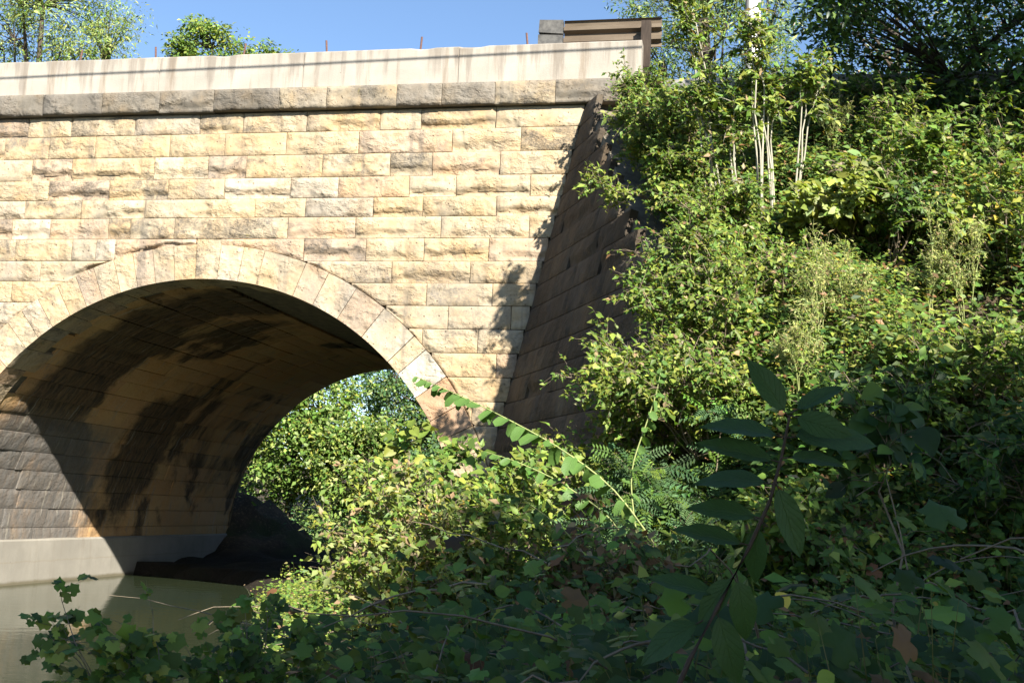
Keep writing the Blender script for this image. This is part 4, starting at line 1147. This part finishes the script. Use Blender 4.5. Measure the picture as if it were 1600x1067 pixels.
# (where the stalk leaves the stem, direction point of the tip, facing, length)
LV = [
    ((8.744, -14.738, 1.996), (8.68, -14.765, 2.093), (0.3, -0.75, 0.5), 0.135),
    ((8.746, -14.739, 2.001), (8.786, -14.76, 1.989), (-0.1, -1, 0.2), 0.115),
    ((8.747, -14.739, 2.006), (8.852, -14.697, 2.07), (0.1, -0.3, 1), 0.125),
    ((8.736, -14.733, 1.952), (8.559, -14.774, 1.988), (0, -0.25, 1), 0.165),
    ((8.741, -14.732, 1.952), (8.937, -14.697, 1.98), (0, -0.45, 1), 0.185),
    ((8.727, -14.727, 1.897), (8.551, -14.747, 1.937), (0, -0.2, 1), 0.165),
    ((8.732, -14.727, 1.907), (8.838, -14.697, 1.911), (0, -0.3, 1), 0.125),
    ((8.713, -14.722, 1.847), (8.547, -14.739, 1.877), (0, -0.2, 1), 0.15),
    ((8.716, -14.723, 1.857), (8.765, -14.713, 1.717), (0.7, -0.8, 0.1), 0.155),
    ((8.69, -14.716, 1.771), (8.542, -14.749, 1.8), (0, -0.25, 1), 0.145),
    ((8.685, -14.716, 1.766), (8.667, -14.705, 1.667), (-0.4, -0.8, 0.3), 0.12),
    ((8.661, -14.713, 1.711), (8.5, -14.728, 1.742), (0, -0.2, 1), 0.15),
    ((8.633, -14.709, 1.65), (8.567, -14.72, 1.562), (-0.5, -1, 0.5), 0.12),
    ((8.633, -14.709, 1.65), (8.658, -14.709, 1.544), (0.6, -1, 0.3), 0.13),
    ((8.604, -14.707, 1.595), (8.48, -14.705, 1.623), (0, -0.3, 1), 0.15),
    ((8.59, -14.706, 1.569), (8.632, -14.71, 1.443), (0.2, -1, 0.4), 0.15),
    ((8.565, -14.707, 1.543), (8.449, -14.721, 1.479), (-0.3, -0.5, 1), 0.15)]
pet = []
for i, (a, b, fc, sz) in enumerate(LV):
    a = Vector(a); b = Vector(b)
    dv = (b - a).normalized()
    p0 = a + dv * 0.018
    pet.append(([tuple(a), tuple(a + dv * 0.01), tuple(p0 + dv * 0.005)], [0.002, 0.0017, 0.0014]))
    place_leaf("leaf", DW[i % 3], shoot, p0, dv, (fc[0] + 0.15 * math.sin(i * 2.3), fc[1] - 0.62 - 0.2 * math.sin(i * 1.7), fc[2]), sz * 1.04)
Vt, Tt = tubes(pet, 5)
link("petioles", tri_mesh("petioles", Vt, Tt, M['darkstem']), shoot)

HL = [big_leaf("heart_leaf", M['heartleaf'], w_, c_, f_, 0.55, 7) for w_, c_, f_ in ((0.33, 0.18, 0.25), (0.30, 0.40, 0.12), (0.27, 0.05, 0.45), (0.35, -0.15, 0.2))]
def spray(label, pts, n, size, seed, sm='greenstem'):
    r = np.random.default_rng(seed)
    pts = np.array(pts, float)
    t = np.linspace(0, 1, len(pts)); tt = np.linspace(0, 1, 24)
    P = np.stack([np.interp(tt, t, pts[:, i]) for i in range(3)], -1)
    for _ in range(3): P[1:-1] = (P[:-2] + 2 * P[1:-1] + P[2:]) / 4
    th = thing("arching_spray", label, "branch", tuple(P[0]))
    Vt, Tt = tubes([(P, np.linspace(0.009, 0.0025, 24))], 6)
    link("stem", tri_mesh("stem", Vt, Tt, M[sm], smooth=True), th)
    for k in range(n):
        u = min(max(0.18 + 0.82 * (k + r.uniform(-0.45, 0.45)) / (n - 1), 0.1), 1.0); f = u * 23; i = min(int(f), 22)
        p = P[i] + (P[i + 1] - P[i]) * (f - i)
        ax = unit(P[i + 1] - P[i]); sd = np.array([-ax[1], ax[0], 0]) * (1 if k % 2 else -1)
        d = 0.45 * ax + 0.75 * sd + np.array([0, 0, -0.65]) + r.normal(0, 0.24, 3)
        nn = np.array([0.15, -0.55, 0.8]) + 0.25 * sd + r.normal(0, 0.32, 3)
        place_leaf("leaf", HL[int(r.integers(0, 4))], th, Vector(p), d, nn, size * (1.0 - 0.55 * u ** 3) * r.uniform(0.65, 1.15))
spray("long arching spray of paired heart-shaped leaves crossing the arch foot", [(8.35, -8.6, 1.1), (7.75, -8.5, 1.95), (7.25, -8.6, 2.28), (6.75, -8.7, 2.52), (6.42, -8.75, 2.66), (6.18, -8.76, 2.75)], 34, 0.165, 1)
spray("short arching spray just under the long heart-leaved one", [(8.2, -8.5, 1.0), (7.7, -8.5, 1.75), (7.25, -8.55, 2.02), (6.95, -8.6, 2.14), (6.72, -8.58, 2.2)], 24, 0.13, 2)
spray("upright leafy shoot at the lower corner of the wing wall", [(7.9, -7.9, 1.2), (7.75, -7.8, 2.1), (7.95, -7.7, 2.75), (8.0, -7.6, 3.1)], 20, 0.11, 3)
spray("low small spray lit among leaves beside the withered vine", [(8.0, -9.2, 0.9), (7.5, -9.2, 1.6), (7.15, -9.3, 1.85), (6.95, -9.3, 1.88)], 18, 0.10, 4)

def stalk(name, label, pts, r0, mat):
    Vt, Tt = tubes([(np.array(pts, float), np.linspace(r0, r0 * 0.5, len(pts)))], 6)
    tag(link(name, tri_mesh(name, Vt, Tt, M[mat], smooth=True)), label, "stalk")
stalk("dry_stalk", "bare pale stalk standing upright behind the dogwood shoot", [(9.62, -11.4, 0.5), (9.50, -11.35, 1.3), (9.42, -11.32, 1.75), (9.36, -11.3, 2.0)], 0.006, 'twig')
stalk("dry_stalk", "fallen pale stalk lying across the shaded vines", [(7.75, -13.2, 1.12), (8.0, -13.1, 1.24), (8.22, -13.0, 1.32), (8.4, -12.9, 1.34)], 0.007, 'greenstem')
stalk("dry_stalk", "short pale stalk sloping down at lower right", [(9.16, -13.4, 1.35), (9.22, -13.38, 1.2), (9.27, -13.35, 1.06), (9.3, -13.3, 0.8)], 0.006, 'palestem')

# rock showing through the slope
r = np.random.default_rng(5)
import bmesh
bm = bmesh.new(); bmesh.ops.create_icosphere(bm, subdivisions=3, radius=1)
for v in bm.verts:
    c = np.array(v.co); n = float(fbm(c[0] * 1.7 + c[2], c[1] * 1.7 - c[2], 8)) * 0.35
    q = np.sign(c) * np.abs(c) ** 0.7
    v.co = Vector(q * (1 + n) * np.array([0.27, 0.24, 0.17])) + Vector((9.85, -3.2, 5.98))
me = bpy.data.meshes.new("boulder"); bm.to_mesh(me); me.materials.append(M['rock'])
tag(link("boulder", me), "bare brown rock showing through the weeds near the top of the slope", "rock")

# ------------------------------------------------------------------ trees
far_g = [(GREEN, 5), (PALE, 3), (BLUE, 2)]
tree("willow_tree", "tall pale feathery tree above the parapet at upper left", 401, (-24.5, 30, 0.5), 27, 0.45, (-24.3, 30, 22.8), (5.2, 4.5, 5.2), 230, 130, LANCE, 0.21,
     [(PALE, 5), (GREEN, 4), (YGREEN, 3)], leaf_mat_='softleaf', clump_r=0.8)
tree("small_tree", "small round tree top peeking over the middle of the parapet", 402, (-15.2, 30, 0.5), 23, 0.3, (-15.4, 30, 21.4), (1.9, 1.9, 2.2), 80, 110, FOLD, 0.17, [(GREEN, 5), (YGREEN, 4)], leaf_mat_='softleaf', clump_r=0.55)
tree("small_tree", "low tree top beside the small round one above the parapet", 403, (-12.6, 31, 0.5), 22, 0.3, (-12.9, 31, 21.0), (1.7, 1.6, 1.6), 50, 100, FOLD, 0.17, [(GREEN, 5), (YGREEN, 3)], leaf_mat_='softleaf', clump_r=0.5)
tree("willow_tree", "pale grey-green tree behind the guard rail and saplings", 404, (8.2, 24, 3.0), 22, 0.35, (7.2, 24, 19.3), (3.6, 3.4, 3.6), 170, 110, LANCE, 0.2, [(PALE, 5), (BLUE, 4), (GREEN, 3)], leaf_mat_='softleaf', clump_r=0.7)
tree("roadside_tree", "thin-leaved tree across the road right of the white pole", 405, (12.6, 15, 7.0), 10, 0.2, (12.8, 15, 15.2), (2.9, 2.4, 3.6), 110, 60, FOLD, 0.13, [(GREEN, 5), (DEEP, 4), (TAN, .7)], clump_r=0.6)
tree("roadside_tree", "sparse brownish tree behind the kerb slab at upper right", 406, (16.5, 14, 7.0), 10, 0.2, (16.4, 14, 14.2), (3.0, 2.4, 3.8), 90, 60, FOLD, 0.12, [(DEEP, 4), (GREEN, 4), (BROWN, 1), (TAN, 1)], clump_r=0.6)
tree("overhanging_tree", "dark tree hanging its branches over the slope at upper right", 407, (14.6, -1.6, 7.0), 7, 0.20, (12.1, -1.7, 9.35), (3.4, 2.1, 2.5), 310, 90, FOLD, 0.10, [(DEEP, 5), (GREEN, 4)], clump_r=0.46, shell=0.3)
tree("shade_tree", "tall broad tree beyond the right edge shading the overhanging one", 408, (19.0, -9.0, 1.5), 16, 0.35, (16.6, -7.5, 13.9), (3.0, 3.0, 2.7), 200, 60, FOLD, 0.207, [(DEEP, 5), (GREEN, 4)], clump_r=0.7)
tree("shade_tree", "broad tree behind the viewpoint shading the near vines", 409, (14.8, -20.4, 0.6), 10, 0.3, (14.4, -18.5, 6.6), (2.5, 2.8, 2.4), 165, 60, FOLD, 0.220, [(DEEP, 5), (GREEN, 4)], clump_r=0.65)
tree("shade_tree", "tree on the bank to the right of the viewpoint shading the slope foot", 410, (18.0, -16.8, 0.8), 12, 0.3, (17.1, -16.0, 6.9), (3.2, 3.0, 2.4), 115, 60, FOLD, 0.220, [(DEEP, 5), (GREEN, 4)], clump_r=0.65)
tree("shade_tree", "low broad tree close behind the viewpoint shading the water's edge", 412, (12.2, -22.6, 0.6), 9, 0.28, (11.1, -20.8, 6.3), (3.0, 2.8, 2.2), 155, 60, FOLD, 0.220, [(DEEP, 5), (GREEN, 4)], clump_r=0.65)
tree("shade_tree", "added unseen tree behind the viewpoint, its crown blocking sky light over the bank", 411, (5.5, -24.5, 0.4), 12, 0.35, (6.2, -22.8, 7.6), (4.2, 3.6, 2.4), 230, 60, FOLD, 0.244, [(DEEP, 5), (GREEN, 4)], clump_r=0.8)  # added out of view to cut sky light on the near vines
for sd, b, h, cr, mx, lab in (
        (421, (-3.2, 29), 12, (3.2, 2.6, 5.2), [(BLUE, 6), (PALE, 2), (GREEN, 3)], "soft blue-green tree filling the arch opening"),
        (422, (-8.5, 26), 10, (2.6, 2.4, 4.4), [(YGREEN, 1), (GREEN, 5), (PALE, 1), (YELLOW, .12)], "yellowing bushy tree at the left edge of the arch opening"),
        (423, (1.0, 31), 13, (3.0, 2.5, 5.6), [(DEEP, 4), (GREEN, 4), (TAN, 1)], "darker tree with grey twigs at the right of the arch opening"),
        (424, (-13.5, 32), 13, (3.4, 3, 5.6), [(GREEN, 5), (YGREEN, 2)], "green tree farther back at the side of the arch opening"),
        (425, (-6.2, 36), 14, (3.4, 3, 6.0), [(GREEN, 4), (BLUE, 3)], "taller green tree standing behind the blue-green one"),
        (426, (4.2, 27), 12, (2.6, 2.4, 5.2), [(DEEP, 3), (GREEN, 4), (TAN, .8)], "twiggy grey-green tree nearest the right side of the arch opening"),
        (429, (-0.6, 38), 15, (4.2, 3, 7.0), [(GREEN, 4), (DEEP, 3), (BLUE, 2)], "dark green tree closing the view behind the arch"),
        (427, (-1.2, 25), 4.5, (1.9, 1.8, 2.2), [(GREEN, 4), (BLUE, 4), (PALE, 1)], "low rounded tree in front of the blue-green one"),
        (428, (-5.4, 25), 5, (1.9, 1.8, 2.4), [(YGREEN, 2), (GREEN, 5), (PALE, 2), (YELLOW, .12)], "low yellowing tree beside the low rounded one")):
    z = float(ground_z(*b))
    tree("bank_tree", lab, sd, (b[0], b[1], z - 0.1), h, 0.2, (b[0], b[1], z + h * 0.52), cr, 130 if h < 8 else 215, 80, FOLD, 0.18, mx, "trees on the far bank", 'softleaf', 0.62)
